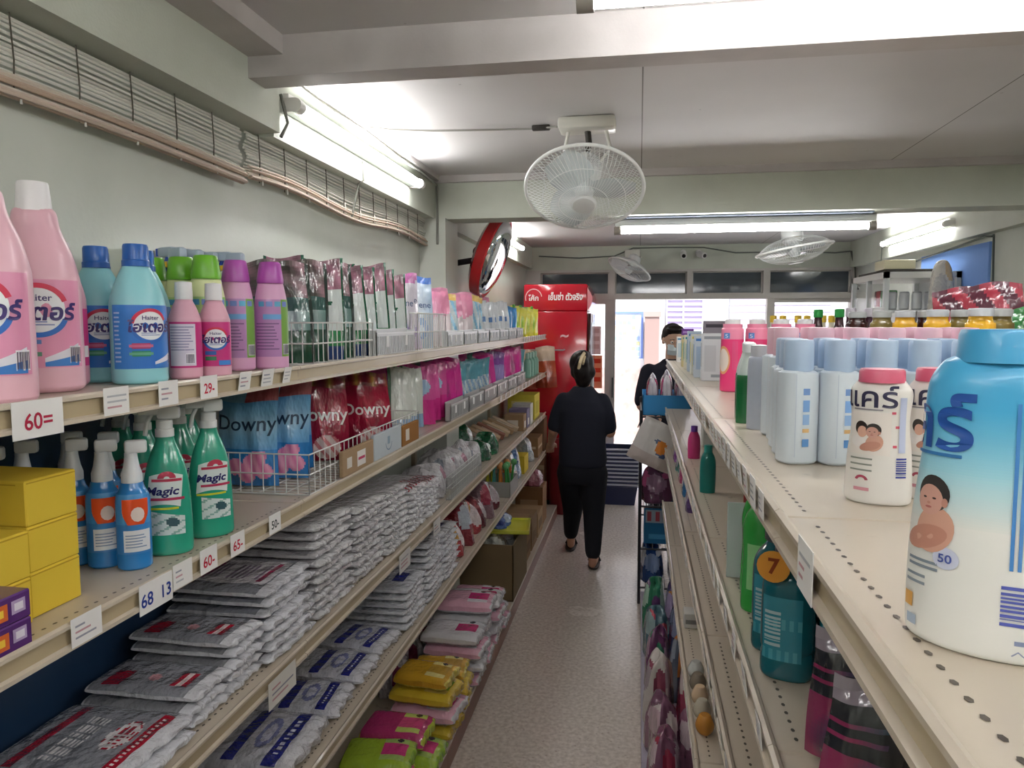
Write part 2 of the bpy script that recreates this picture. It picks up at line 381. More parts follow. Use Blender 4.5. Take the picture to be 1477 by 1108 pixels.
lamp('lit tube lamp with blue grey backing board under the mint cross beam', (.50, 3.90, 2.226), 0, base='#7f8fa3')
lamp('short lit tube lamp high on wall behind the convex mirror', (-1.07, 6.0, 2.36), PI/2, True, L=.9)
lamp('lit tube lamp on the wall beam above the blue board', (1.94, 5.70, 2.33), -PI/2, True)
lamp('added fill tube lamp on the ceiling behind the camera', (.0, -.5, ZC), 0)  # out of view, added as fill light for the near shelves
lamp('added fill tube lamp on the mint wall beam behind the camera', (-1.03, -.6, 2.345), PI/2, True)  # unseen tube, added to brighten the wall shelving
lamp('added fill tube lamp on the ceiling at the back of the shop', (.5, -2.0, ZC), 0)  # unseen tube, added for general fill from the rear
lamp('added fill tube lamp on the ceiling over the far aisle behind the camera', (1.4, -.4, ZC), PI/2)  # added fill tube, never in frame
lamp('added fill tube lamp on the ceiling over the far aisle beside the jars', (1.75, .9, ZC), PI/2)  # out of frame, added to lift light on the middle shelving
# ------------------------------------------------------------------ camera
cd = bpy.data.cameras.new('camera'); cd.sensor_width = 36; cd.lens = 36*1060/1477; cd.clip_start = .02
co = bpy.data.objects.new('camera', cd); COL.objects.link(co); co.location = (0, 0, 1.70)
co.rotation_euler = (math.radians(90-4.80), 0, math.radians(9.79)); SC.camera = co
SC.view_settings.view_transform = 'Standard'; SC.view_settings.look = 'None'; SC.view_settings.gamma = 1; SC.view_settings.exposure = .45
SC.cycles.use_denoising = True; SC.cycles.max_bounces = 8; SC.cycles.transparent_max_bounces = 12
# ------------------------------------------------------------------ shelving
CREAM = '#c8bcaa'; CREAMD = '#a3957f'
def shelf_mat():
    m, nt, p = nodes('cream_shelf_enamel'); N = nt.nodes.new; L = nt.links.new
    at = N('ShaderNodeAttribute'); at.attribute_name = 'Col'; tc = N('ShaderNodeTexCoord')
    n1 = N('ShaderNodeTexNoise'); n1.inputs['Scale'].default_value = 14; n1.inputs['Detail'].default_value = 8; L(tc.outputs['Object'], n1.inputs['Vector'])
    cr = N('ShaderNodeValToRGB'); cr.color_ramp.elements[0].position = .66; cr.color_ramp.elements[1].position = .74
    cr.color_ramp.elements[0].color = (0,0,0,1); cr.color_ramp.elements[1].color = (.55,.55,.55,1); L(n1.outputs['Fac'], cr.inputs['Fac'])
    mi = N('ShaderNodeMixRGB'); mi.inputs['Color2'].default_value = (*lin('#6f6252'), 1); L(cr.outputs['Color'], mi.inputs['Fac']); L(at.outputs['Color'], mi.inputs['Color1'])
    L(mi.outputs['Color'], p.inputs['Base Color']); p.inputs['Roughness'].default_value = .34; p.inputs['Coat Weight'].default_value = .15
    return m
SHELF = shelf_mat()
RAIL = [(0,.006),(.005,.009),(.010,.006),(.010,.001),(.003,-.001),(.003,-.024),(.010,-.026),(.010,-.032),(0,-.032)]   # out, up
def price_rail(side, y0, y1):
    """side +1: rail faces +x (origin at the lip)."""
    m = M(); n = len(RAIL); vs = []
    for y in (y0, y1): vs += [(side*a, y, b) for a, b in RAIL]
    fs = []; cs = []
    for k in range(n):
        q = (k, (k+1) % n, n+(k+1) % n, n+k); fs.append(q if side < 0 else q[::-1]); cs.append('#b3a384' if k in (4,) else CREAM)
    fs += [tuple(range(n)), tuple(range(2*n-1, n-1, -1))]; cs += [CREAM]*2
    return m.add(vs, fs, cs)
def price_tag(shelf, y, side, w=.04, h=.045, txt=None, col='#e9e7e4', ink='#b02a45', tilt=.0, drop=0):
    m = M(); x = side*.0095
    def P(a, b, e=0): return Vector((x+side*(e+.004*tilt*(b/h-.5)+.0006), y+side*a, -.012+b-h/2+.004-drop))
    m.add([P(-w/2,0), P(w/2,0), P(w/2,h), P(-w/2,h), P(-w/2,0,.0009), P(w/2,0,.0009), P(w/2,h,.0009), P(-w/2,h,.0009)], [(3,2,1,0),(4,5,6,7),(0,1,5,4),(1,2,6,5),(2,3,7,6),(3,0,4,7)], col)
    if txt: m.text(txt, h*.62, lambda a, b: P(a, h*.42+b, .0013), ink, bold=.015)
    else:
        r = random.Random(int(y*1000)+int(side))
        for k in range(3):
            a0 = -w*.38; a1 = w*(r.random()*.5-.1); zz = h*(.25+.2*k)
            m.add([P(a0,zz,.0012), P(a1,zz,.0012), P(a1,zz+h*.07,.0012), P(a0,zz+h*.07,.0012)], [(0,1,2,3)], mixc(col, r.choice(['#5a5f75','#8a8f99','#a85a66']), .55))
    return m.build('price_tag', PAPER, shelf, smooth=0)
def holes(m, x, y0, y1, z, step=.0205, r=.0026):
    y = y0+.03
    while y < y1-.03:
        m.add([(x+r*1.0*math.cos(a*PI/3), y+r*1.7*math.sin(a*PI/3), z) for a in range(6)], [tuple(range(6))], '#4b4136'); y += step
def unit(label, lip, back, y0, y1, levels, base, side, backcol, group, panel_top):
    """One bay: lips face +x (side 1) or -x (side -1)."""
    t = thing('shelving_unit', label, 'shelving', (lip, (y0+y1)/2, 0), 0, group); h = (y1-y0)/2; dep = back-lip
    out = []
    for lv in levels:
        dx, z = (lv if isinstance(lv, tuple) else (0, lv))
        m = M(); x0, x1 = sorted((dx, dep)); m.rbox(x0, x1, -h+.001, h-.001, -.022, 0, CREAM, .003, 1)
        holes(m, dx-side*.028, -h, h, .0004)
        sh = m.build('shelf', SHELF, t, loc=(0, 0, z)); r = price_rail(side, -h+.001, h-.001).build('price_rail', SHELF, sh, loc=(dx, 0, 0)); out.append((sh, dx))
        for s in (-1, 1):
            a, b = sorted((dx*.5+dep*.2, dep)); q = M().add([(dep, s*(h-.006), -.022), (dep, s*(h-.006), -.08), (a if side < 0 else b, s*(h-.006), -.022)], [(0,1,2),(2,1,0)], CREAMD)
    dx, z = base
    m = M(); x0, x1 = sorted((dx, dep)); m.rbox(x0, x1, -h+.001, h-.001, z-.02, z, CREAM if side > 0 else '#a59fae', .003, 1); m.build('base_shelf', SHELF, t)  # middle bays: shade under the shelves is put into the purple-grey base colour
    M().box(min(dx, dx-side*.02), max(dx, dx-side*.02), -h+.001, h-.001, 0, z-.02, '#8a5a48').build('kick_plate', SHELF, t)
    b0, b1 = sorted((dep, dep-side*.012)); M().box(b0, b1, -h+.001, h-.001, 0, panel_top, backcol).build('back_panel', SHELF, t)
    for s in (-1, 1):
        u0, u1 = sorted((dep-side*.012, dep+side*.02)); M().box(u0, u1, s*h-.015*(s > 0)-.0*(s < 0), s*h+.015*(s < 0), 0, panel_top, CREAMD).build('upright', SHELF, t)
    return t, out
Z1, Z2, Z3, Z4, Z5 = 1.588, 1.265, .915, .575, .10
LX, LB = -.80, -1.115
LY = [-.25, .69, 1.63, 2.57, 3.51, 4.45, 5.39, 6.33]
WALLBAYS = []
for k in range(7):
    lb = 'cream metal wall shelving, ' + ['bay nearest the camera end', 'bay with spray bottles and blue pouches', 'bay with dark red pouches and bag stacks', 'third bay past the spray bottles', 'bay beside the wall column', 'bay under the convex mirror', 'end bay beside the red cooler'][k]
    WALLBAYS.append(unit(lb, LX, LB, LY[k], LY[k+1], [Z1, Z2, Z3, Z4], (.11, Z5), 1, '#9aa097' if k > 1 else '#27405f', 'wall shelving bays', Z1))
RZ = [1.48, 1.20, .965, .65]
RX, RB = .165, .56
RY = [-1.0, -.07, .86, 1.73, 2.60, 3.47, 4.34]
AISLEBAYS = []
for k in range(6):
    lb = 'cream metal middle shelving, ' + ['bay behind the camera', 'bay under the big blue powder bottle', 'bay under the pale blue bottles', 'bay under the green bottles', 'bay under the bright pink bottles', 'end bay under the white boxes'][k]
    AISLEBAYS.append(unit(lb, RX, RB, RY[k], RY[k+1], [(0, RZ[0]), (0, RZ[1]), (0, RZ[2]), (-.01, RZ[3])], (-.135, .10), -1, CREAM, 'middle shelving bays', RZ[0]-.024))
# far half of the double-sided top: one worktop behind the panel
for k in range(6):
    t = thing('shelving_unit', 'cream metal shelving facing the far aisle, ' + ['bay behind the camera', 'bay behind the big blue bottle', 'bay behind the pale blue bottles', 'bay under the yellow jars', 'bay under the dark sauce bottles', 'end bay towards the street door'][k], 'shelving', (RB+.0135, (RY[k]+RY[k+1])/2, 0), 0, 'far aisle shelving bays')
    h = (RY[k+1]-RY[k])/2
    for z in RZ:
        M().rbox(.0, .48, -h+.001, h-.001, z-.022, z, CREAM, .003, 1).build('shelf', SHELF, t)
    M().box(.0, .48, -h+.001, h-.001, 0, .10, CREAM).build('base_shelf', SHELF, t)
ZS = .0008
Z1 += ZS; Z2 += ZS; Z3 += ZS; Z4 += ZS; Z5 += ZS
# price tags
rt = random.Random(5)
def tags(bays, level, ys, side, special={}):
    for y in ys:
        for t, out in bays:
            sh, dx = out[level]; yc = t.location.y
            h = sh.dimensions.y/2 if sh.dimensions.y else .45
            if abs(y-yc) < h-.03:
                sp = next((v for k, v in special.items() if abs(k-y) < .004), None)
                if sp: o = price_tag(sh, y-yc, side, **sp)
                else: o = price_tag(sh, y-yc, side, w=.034+rt.random()*.016, h=.034+rt.random()*.008, tilt=rt.random()*2)
                o.location.x = dx
                break
# ------------------------------------------------------------------ goods: bottles
def bottle(name, label, cat, ctrl, col, capctrl, capcol, sx=1, sy=.72, pw=2, n=30, mat=PLASTIC, capmat=PLASTIC, decals=None, capname='cap', spl=6):
    t = thing(name, label, cat)
    prof = spline(ctrl, spl); M().lathe(prof, col, n, sx, sy, pw=pw).build('body', mat, t)
    if capctrl:
        m = M().lathe(capctrl, capcol, 22, 1, 1)
        m.build(capname, capmat, t)
    if decals:
        m = M(); decals(m, Surf(prof, sx, sy, pw=pw)); m.build('printed_label', mat, t)
    return t
def ring(m, S, s0, z0, r0, r1, a0, a1, col, n=20, lift=2):
    m.grid(lambda u, v: S(s0+(r0+(r1-r0)*v)*math.cos(a0+(a1-a0)*u), z0+(r0+(r1-r0)*v)*math.sin(a0+(a1-a0)*u), lift), n, 2, col)
def scribble(m, S, s0, s1, z0, z1, col, rows=6, lift=1.5, seed=1):
    r = random.Random(seed); h = (z1-z0)/rows
    for k in range(rows):
        e = s1-(s1-s0)*r.random()*.3
        decal(m, S, s0, e, z0+h*k+h*.25, z0+h*k+h*.65, 4, 1, col, lift)
def bars(m, S, s0, s1, z0, z1, col, n=9, lift=2, seed=2, vert=False):
    r = random.Random(seed); p = 0.0
    while p < 1:
        w = .02+r.random()*.07
        if vert: decal(m, S, s0+(s1-s0)*p, s0+(s1-s0)*min(1,p+w), z0, z1, 1, 1, col, lift)
        else: decal(m, S, s0, s1, z0+(z1-z0)*p, z0+(z1-z0)*min(1,p+w), 3, 1, col, lift)
        p += w+.03+r.random()*.04
def logo(m, S, s0, z0, k, top, txt, ink='#3a2a6e'):
    """White roundel, red arc over, blue arc under, Thai lettering across."""
    m.grid(lambda u, v: S(s0+.033*k*math.sqrt(v)*math.cos(2*PI*u), z0+.033*k*math.sqrt(v)*math.sin(2*PI*u), 1.6), 22, 3, '#f1f3f6')
    ring(m, S, s0, z0, .031*k, .038*k, .12*PI, .95*PI, '#cf2f4f', lift=2.2); ring(m, S, s0, z0, .031*k, .038*k, -.95*PI, -.12*PI, '#2f6cc0', lift=2.2)
    m.text('Haiter', .013*k, onS(S, s0, z0+.017*k, 2.6), ink, bold=.01); m.text(txt, .031*k, onS(S, s0, z0-.004*k, 3), ink, bold=.03, shear=.15)
    scribble(m, S, s0-.018*k, s0+.02*k, z0-.022*k, z0-.014*k, '#7f8fc0', 2, 2.4)
def bleach_label(k, z0, z1, w, bg, bg2, zl, txt, sides):
    def f(m, S):
        decal(m, S, -w, w, z0, z1, 34, 16, lambda u, v: mixc(bg, bg2, min(1, abs(u-.55)*1.6)) if (abs(v-.5) < .5) else bg, 1)
        logo(m, S, .006*k, zl, k, bg, txt)
        zz = zl-.050*k
        for j, c in enumerate(sides):
            decal(m, S, -.03*k, .004*k, zz-.017*k*j, zz+.012*k-.017*k*j, 6, 1, c, 2); decal(m, S, -.035*k, .009*k, zz+.003*k-.017*k*j, zz+.009*k-.017*k*j, 6, 1, mixc(c, '#ffffff', .25), 2.6)
        m.grid(lambda u, v: S((.012+.045*u)*k, z0+.002+(.012+.02*u)*k*v, 2), 6, 2, lambda u, v: '#3d7fcb' if v < .5 else '#e8e6ef')
        scribble(m, S, -w+.004, -w+.02*k, z0+.01, z1-.01, mixc(bg, '#ffffff', .6), 12, 2, 4)
        decal(m, S, w-.022*k, w-.004, z0+.006, z0+.03*k, 2, 2, '#f2eff0', 2); bars(m, S, w-.021*k, w-.005, z0+.008, z0+.028*k, '#5b5060', lift=2.6, vert=True)
    return f
def mk_bleach(label):
    return bottle('bleach_bottle', label, 'bottle', [(.053,0),(.060,.006),(.0615,.02),(.0610,.10),(.0605,.170),(.058,.19),(.050,.222),(.039,.25),(.0345,.264),(.031,.285),(.026,.292)], '#e6b6c3',
        [(.0262,.287),(.0258,.292),(.0225,.33),(.0215,.333),(.001,.334)], '#e9e7e8', sy=.85, decals=bleach_label(1.12, .040, .178, .072, '#e59ab8', '#dd8fb0', .130, 'ไฮเตอร์', ['#2f62ad', '#2f7a50']))
BIG = Kind(mk_bleach)
BIG((-.955, 1.045, Z1), .55, 'large pink bleach bottle with tall white cap, whole in view')
BIG((-.882, .868, Z1), .5, 'large pink bleach bottle cut off by the photo edge')
def mk_mid(label):
    return bottle('bleach_bottle', label, 'bottle', [(.034,0),(.039,.006),(.040,.02),(.040,.13),(.038,.16),(.030,.19),(.022,.215),(.018,.222)], '#dda5b8', [(.0185,.22),(.0175,.25),(.001,.251)], '#e6e2e4',
        decals=lambda m, S: (decal(m, S, -.05, .05, .035, .135, 20, 4, '#cf3f86', 1), decal(m, S, .0, .045, .05, .07, 6, 2, '#f0eef0', 2)))
Kind(mk_mid)((-1.0, 1.142, Z1), .6, 'medium pink bottle half hidden behind the large pink bleach bottle')
def mk_blue(label):
    return bottle('bleach_bottle', label, 'bottle', [(.043,0),(.048,.005),(.0485,.02),(.0485,.10),(.0485,.135),(.046,.155),(.038,.18),(.028,.203),(.022,.214)], '#93d3da',
        [(.0235,.212),(.0235,.222),(.022,.224),(.0215,.248),(.020,.252),(.001,.253)], '#1f5fb0', sy=.8, decals=bleach_label(.82, .028, .142, .058, '#2d6fc6', '#3d8ad6', .105, 'ไฮเตอร์', ['#b8386a', '#2f8a60']))
BLUE = Kind(mk_blue)
BLUE((-.905, 1.216, Z1), 1.02, 'pale blue bleach bottle with dark blue cap, foremost of four')
BLUE((-1.003, 1.236, Z1), .75, 'pale blue bleach bottle beside the medium pink bottle')
BLUE((-1.068, 1.32, Z1), .6, 'pale blue bleach bottle at the back, mostly hidden, cap beside another blue cap')
BLUE((-.970, 1.322, Z1), .9, 'pale blue bleach bottle straight behind the foremost pale blue one')
def mk_small(back):
    def mk(label):
        def dec(m, S):
            decal(m, S, -.036, .036, .022, .112, 18, 6, '#c9337f', 1)
            if back:
                decal(m, S, -.033, .014, .026, .108, 10, 4, '#dcd3e2', 1.7); scribble(m, S, -.031, .012, .055, .105, '#9a93b5', 9, 2.4); decal(m, S, -.004, .011, .03, .05, 2, 2, '#f6f4f6', 2.2); bars(m, S, -.003, .010, .031, .049, '#5f5570', lift=3, vert=True)
            else:
                logo(m, S, .0, .078, .62, 0, 'ไฮเตอร์'); decal(m, S, -.02, .0, .045, .053, 4, 1, '#2f62ad', 2); decal(m, S, -.02, .0, .034, .042, 4, 1, '#2f7a50', 2); decal(m, S, .004, .03, .024, .034, 4, 1, '#3d7fcb', 2)
        return bottle('bleach_bottle', label, 'bottle', [(.026,0),(.030,.004),(.031,.015),(.031,.105),(.029,.122),(.022,.142),(.017,.152),(.0155,.158)], '#dfa9ba', [(.0168,.156),(.0168,.165),(.0158,.19),(.001,.192)], '#e9e7e8', sy=.85, decals=dec)
    return mk
Kind(mk_small(True))((-.888, 1.33, Z1), .75, 'small pink bleach bottle showing its lilac back label')
Kind(mk_small(False))((-.862, 1.392, Z1), .62, 'small pink bleach bottle with round logo and white price sticker')
Kind(mk_small(False))((-1.045, 1.405, Z1), .6, 'small bottle wedged between the blue bottle and green capped ones')
def mk_toilet(body, cap, band, edge):
    def mk(label):
        def dec(m, S):
            decal(m, S, -.045, .045, .03, .165, 20, 10, lambda u, v: edge if u > .72 else band, 1)
            for k in range(4): decal(m, S, -.03+.017*k, -.017+.017*k, .148, .16, 2, 2, ['#5aa7d0','#6f86c8','#58a9cf','#7a8bcf'][k], 2)
            decal(m, S, -.02, .018, .118, .13, 4, 2, '#6fa6dd', 2); scribble(m, S, -.038, .014, .045, .112, mixc(band, '#4a3560', .5), 9, 2)
            decal(m, S, .021, .04, .035, .06, 2, 2, '#f2f2f2', 2); bars(m, S, .022, .039, .036, .058, '#4b4960', lift=2.6, vert=True)
        return bottle('toilet_cleaner_bottle', label, 'bottle', [(.032,0),(.0375,.004),(.0385,.015),(.0385,.12),(.037,.16),(.033,.185),(.029,.205)], body, [(.0305,.203),(.031,.21),(.027,.235),(.0245,.25),(.022,.253),(.001,.254)], cap, sy=.8, decals=dec)
    return mk
GRN = Kind(mk_toilet('#dfe6a8', '#6fb52e', '#b9d98a', '#7fbf4a')); VIO = Kind(mk_toilet('#e0a9cf', '#b556b2', '#b987bd', '#7fae52'))
GRN((-.915, 1.452, Z1), .7, 'yellow cleaner bottle with lime green cap, foremost of three')
GRN((-.990, 1.478, Z1), .7, 'yellow cleaner bottle with lime green cap, middle one of three')
GRN((-1.066, 1.485, Z1), .7, 'yellow cleaner bottle with lime green cap, hindmost of three')
VIO((-.918, 1.575, Z1), .55, 'pink cleaner bottle with violet cap beside the lime capped bottle')
VIO((-.868, 1.642, Z1), .6, 'pink cleaner bottle with violet cap nearest the green pouches')
def trigger(t, z, col, col2, nz=None, s=1):
    """Spray head pointing local -x."""
    m = M(); m.lathe([(.0145*s,z),(.0145*s,z+.02*s),(.011*s,z+.022*s)], col, 18)
    m.rbox(-.012*s, .028*s, -.010*s, .010*s, z+.022*s, z+.048*s, col, .006*s); m.rbox(-.045*s, .0, -.009*s, .009*s, z+.030*s, z+.050*s, col, .005*s)
    m.build('spray_head', PLASTIC, t)
    M().rbox(-.052*s, -.044*s, -.007*s, .007*s, z+.032*s, z+.048*s, nz or col2, .002).build('nozzle', PLASTIC, t)
    M().tube([(-.022*s,0,z+.032*s),(-.030*s,0,z+.015*s),(-.034*s,0,z-.008*s)], .0042*s, col2, 8).build('trigger', PLASTIC, t)
def mk_bluehead(label):
    t = bottle('spray_bottle', label, 'bottle', [(.024,0),(.027,.004),(.027,.12),(.025,.16),(.018,.2),(.013,.222),(.013,.23)], '#a9bfd8', None, None, mat=PLASTIC)
    trigger(t, .228, '#aebfce', '#2a50b4', '#2a50b4', 1.15); M().rbox(-.03, -.005, -.012, .012, .238, .252, '#e2b52c', .003).build('trigger_lock', PLASTIC, t)
    return t
SPH = Kind(mk_bluehead)
for k, (x, y) in enumerate([(-1.06,1.56),(-1.055,1.617),(-1.055,1.674),(-1.0,1.70)]):
    SPH((x, y, Z1), -.35+.12*k, ['clear spray head bottle behind the blue caps', 'clear spray head bottle between the blue and lime caps', 'clear spray head bottle behind the violet caps', 'clear spray head bottle nearest the green pouches'][k], 'spray bottles along the wall')
# ------------------------------------------------------------------ goods: soft pouches
def pouch(name, label, cat, w, h, t, paint, text=None, seed=0, spout=None, mat=FILM, lean=0, gus=.55, nu=22, nv=30, wob=1):
    r = random.Random(seed); ph = [r.random()*6 for _ in range(6)]; T = thing(name, label, cat)
    def depth(u, v):
        e = 1-abs(2*u-1)**2.6; b = (1-v)**.55 if v > .12 else (.55+.45*(v/.12))*(.88**.55)
        if v > .9: b *= max(0, (1-v)/.1)*.9
        wr = .10*math.sin(9*v+ph[0]+3*u)*math.sin(5*u+ph[1])+.06*math.sin(17*u+ph[2]+6*v)
        return t/2*e*(b+wr*wob*min(1, 4*(1-v)))
    def xy(u, v):
        pin = 1-.04*math.sin(PI*min(1,v*1.1))-.16*max(0, v-.45)**1.3*(1+.5*math.sin(ph[5]))
        return (u-.5)*w*pin+.006*math.sin(4*v+ph[3])*v, h*v+.007*math.sin(5*u+ph[4])*max(0, v-.5)*2
    def front(u, v, e=0):
        x, z = xy(u, v); return Vector((x, -depth(u, v)-e+lean*v, z))
    def back(u, v):
        x, z = xy(u, v); return Vector((x, depth(u, v)*.9+.0006+lean*v, z))
    m = M(); m.grid(front, nu, nv, paint); m.grid(lambda u, v: back(1-u, v), 8, 12, lambda u, v: paint(.02, v)); m.build('pouch_body', mat, T)
    if text:
        q = M()
        for body, cu, cv, size, ink, kw in text:
            q.text(body, size, lambda a, b: front(min(.995, max(.005, cu+a/w)), min(.99, max(.01, cv+b/h)), .0012), ink, **kw)
        q.build('lettering', mat, T, smooth=0)
    q = M(); q.grid(lambda u, v: Vector((xy(u, 1)[0], -.0009+.003*math.sin(9*u+ph[0])*v+lean, xy(u, 1)[1]-.006+.014*v)), 14, 2, lambda u, v: mixc(paint(u, .985), '#ffffff', .12)); q.grid(lambda u, v: Vector((xy(1-u, 1)[0], .0009+.003*math.sin(9*(1-u)+ph[0])*v+lean, xy(1-u, 1)[1]-.006+.014*v)), 14, 2, paint(.5, .985)); q.build('top_seal', mat, T)
    if spout:
        M().lathe([(.011,0),(.011,.02),(.009,.022),(.001,.023)], spout, 14, o=(w*.2 if False else 0, lean, h)).build('spout_cap', PLASTIC, T)
    return T
def P_green(u, v):
    if u < .07 or u > .95: return '#12563a'
    if v > .72: 
        f = math.sin(u*9+v*7)*math.sin(v*17+u*4); return mixc('#c98aa2', '#6d4a55', .5+.5*f)
    if v > .30:
        if inell(u, v, .5, .47, .06, .07) < 1: return '#3a7f9a'
        if inell(u, v, .45, .57, .035, .06) < 1 or inell(u, v, .58, .585, .09, .02) < 1: return '#1f6a4a'
        return '#dfe8e6'
    return '#1a7a42' if v > .14 else '#1b3b74'
def P_bar(u, v):
    if u < .1 or u > .93: return '#2a3a34'
    if v > .66: return mixc('#a9808c', '#3b3a34', .5+.5*math.sin(u*8+v*14)*math.sin(v*11))
    return '#2f5a55' if v > .52 else (mixc('#9fb3b3', '#4c7a70', abs(u-.5)*1.6) if v > .33 else '#174a34')
def P_lil(u, v):
    if v > .93: return '#c06aa8'
    if inell(u, v, .5, .25, .35, .16) < 1: return '#b7a6d4' if inell(u, v, .45, .25, .2, .1) > 1 else '#d6d0e6'
    return mixc('#e3dfe8', '#c9b4d6', max(0, .5-v)+.3*(abs(u-.5)))
def P_blu(u, v):
    if v > .93 or u < .05: return '#3f6fc0'
    if inell(u, v, .5, .28, .36, .17) < 1: return '#7fa6d6' if inell(u, v, .5, .26, .22, .1) > 1 else '#cfe0ee'
    return mixc('#cfdbe4', '#8fb0d4', abs(u-.5)*1.2+.3*max(0, .4-v))
def band(*st):
    def f(u, v):
        for z, c in st:
            if v <= z: return c
        return st[-1][1]
    return f
K = {}
class Soft(Kind):
    def __call__(s, loc, rz, label, group=None):
        o = Kind.__call__(s, loc, rz, label, group); r = random.Random(int(loc[1]*999)+int(loc[0]*777))
        o.rotation_euler = (r.uniform(-.07, .05), r.uniform(-.05, .05), rz+r.uniform(-.15, .15)); o.location.z += .004; k = r.uniform(.94, 1.05); o.scale = (1, 1, k)
        return o
def pk(key, mk): K[key] = Soft(mk)
pk('green', lambda l: pouch('laundry_pouch', l, 'pouch', .125, .285, .05, P_green, seed=1, nu=36, nv=50))
pk('dark', lambda l: pouch('laundry_pouch', l, 'pouch', .115, .27, .045, P_bar, seed=2))
pk('lilac', lambda l: pouch('softener_pouch', l, 'pouch', .125, .275, .05, P_lil, [('Hygiene', .5, .66, .036, '#34507a', {})], seed=3))
pk('blueh', lambda l: pouch('softener_pouch', l, 'pouch', .13, .28, .05, P_blu, [('Hygiene', .5, .62, .036, '#2c4c86', {})], seed=4))
pk('pinkw', lambda l: pouch('softener_pouch', l, 'pouch', .13, .25, .055, lambda u, v: '#e08fae' if v > .45+.25*abs(u-.4) else ('#b9ab98' if u < .3 else '#e2d5d8'), seed=5))
pk('ltblue', lambda l: pouch('softener_pouch', l, 'pouch', .12, .24, .05, lambda u, v: '#e6c26a' if v > .9 else ('#8cc3e2' if (u*3+v*2) % 1 < .4 else '#cfdfe4'), seed=6))
pk('whiteb', lambda l: pouch('softener_pouch', l, 'pouch', .12, .22, .05, lambda u, v: '#5a86c2' if .5 < v < .62 and .2 < u < .8 else ('#b3c4d8' if v < .25 else '#dbe1e6'), seed=7))
pk('yell', lambda l: pouch('dish_soap_pouch', l, 'pouch', .11, .21, .055, lambda u, v: '#e3dd3e' if inell(u, v, .5, .45, .36, .3) > 1 else ('#9fcf3a' if inell(u, v, .5, .42, .22, .2) < 1 else '#d6e65a'), seed=8, spout='#5fae34'))
pk('blues', lambda l: pouch('dish_soap_pouch', l, 'pouch', .10, .20, .05, lambda u, v: '#3f8fd0' if v > .3 else '#5aa3dc', seed=9))
S_TOP = 'pouches in a row on the wall top shelf'
yy = 1.80
glist = []
for k in range(9): glist.append((-.897-.006*(k % 2), 1.81+.098*k))
for k, (x, y) in enumerate(glist):
    K['dark' if k in (0, 1, 3) else 'green']((x, y, Z1), .52+.06*(k % 3), ('dark green and pink' if k in (0, 1, 3) else 'green and white') + ' laundry pouch, %s along the front of the wall top shelf' % ORD[k], S_TOP)
for k in range(9):
    K['green' if k % 3 else 'dark']((-1.03, 1.93+.097*k, Z1), .5, 'green laundry pouch in the back row by the wall, %s from the spray heads' % ORD[k], S_TOP)
for k, y in enumerate([2.70, 2.80]): K['lilac']((-.905, y, Z1), .5, 'lilac pouch lettered Hygiene, %s of the two lilac ones' % ['nearer', 'farther'][k], S_TOP)
K['blueh']((-.905, 2.935, Z1), .36, 'blue pouch lettered Hygiene at the front of the wire rack', S_TOP)
K['blueh']((-1.0, 3.04, Z1), .45, 'blue pouch lettered Hygiene half hidden behind the front blue pouch', S_TOP)
seq = [('pinkw',3.13),('pinkw',3.26),('ltblue',3.39),('pinkw',3.52),('pinkw',3.68),('ltblue',3.83),('ltblue',3.97),('whiteb',4.13),('whiteb',4.28),('whiteb',4.45),('whiteb',4.62),('whiteb',4.80),('blues',4.98),('blues',5.14)]
nm = {'pinkw': 'pink and white softener pouch', 'ltblue': 'pale blue softener pouch with yellow top', 'whiteb': 'white pouch with blue band', 'blues': 'small bright blue soap pouch'}
for k, (c, y) in enumerate(seq):
    K[c]((-.908+.006*(k % 3), y, Z1), .45+.1*(k % 2), nm[c]+', %s past the blue lettered pouches' % ORD[k], S_TOP)
for k in range(9):
    K['whiteb' if k % 2 else 'pinkw']((-1.036, 3.2+.2*k if k != 3 else 3.69, Z1), .5, ('white' if k % 2 else 'pink')+' softener pouch in the back row by the wall, %s past the blue pouches' % ORD[k], S_TOP)
for k in range(7):
    K['yell']((-.892+.01*(k % 2), 5.28+.145*k, Z1), .35+.1*(k % 2), 'yellow green dish soap pouch with green cap, %s towards the red cooler' % ORD[k], S_TOP)
for k in range(3):
    K['yell']((-1.02, 5.5+.2*k, Z1), .35, 'yellow green dish soap pouch in the back row, %s from the mirror' % ORD[k], S_TOP)
# wire baskets and clear bins
def wire_basket(label, x0, x1, y0, y1, z, h, col='#d9d9d6', step=.03, rows=3, group=None):
    t = thing('wire_basket', label, 'basket', ((x0+x1)/2, (y0+y1)/2, z), 0, group); X = (x1-x0)/2; Y = (y1-y0)/2; r = .0014
    def panel(a, b):
        a, b = Vector(a), Vector(b); m = M(); n = max(2, round((b-a).length/step))
        for k in range(n+1):
            p = a.lerp(b, k/n); m.tube([p+Vector((0,0,.004)), p+Vector((0,0,h))], r, col, 5)
        for k in range(rows):
            zz = .004+(h-.004)*(k/(rows-1)); m.tube([a+Vector((0,0,zz)), b+Vector((0,0,zz))], r*1.5, col, 5)
        return m
    panel((X,-Y,0),(X,Y,0)).build('front_panel', ENAMEL, t); panel((-X,-Y,0),(X,-Y,0)).build('end_panel', ENAMEL, t)
    panel((-X,Y,0),(X,Y,0)).build('end_panel', ENAMEL, t); panel((-X,-Y,0),(-X,Y,0)).build('back_grid', ENAMEL, t)
    m = M(); n = max(2, round(2*Y/step))
    for k in range(n+1): m.tube([(-X,-Y+2*Y*k/n,.002),(X,-Y+2*Y*k/n,.002)], r, col, 5)
    for k in range(5): m.tube([(-X+2*X*k/4,-Y,.004),(-X+2*X*k/4,Y,.004)], r, col, 5)
    m.build('floor_grid', ENAMEL, t); return t
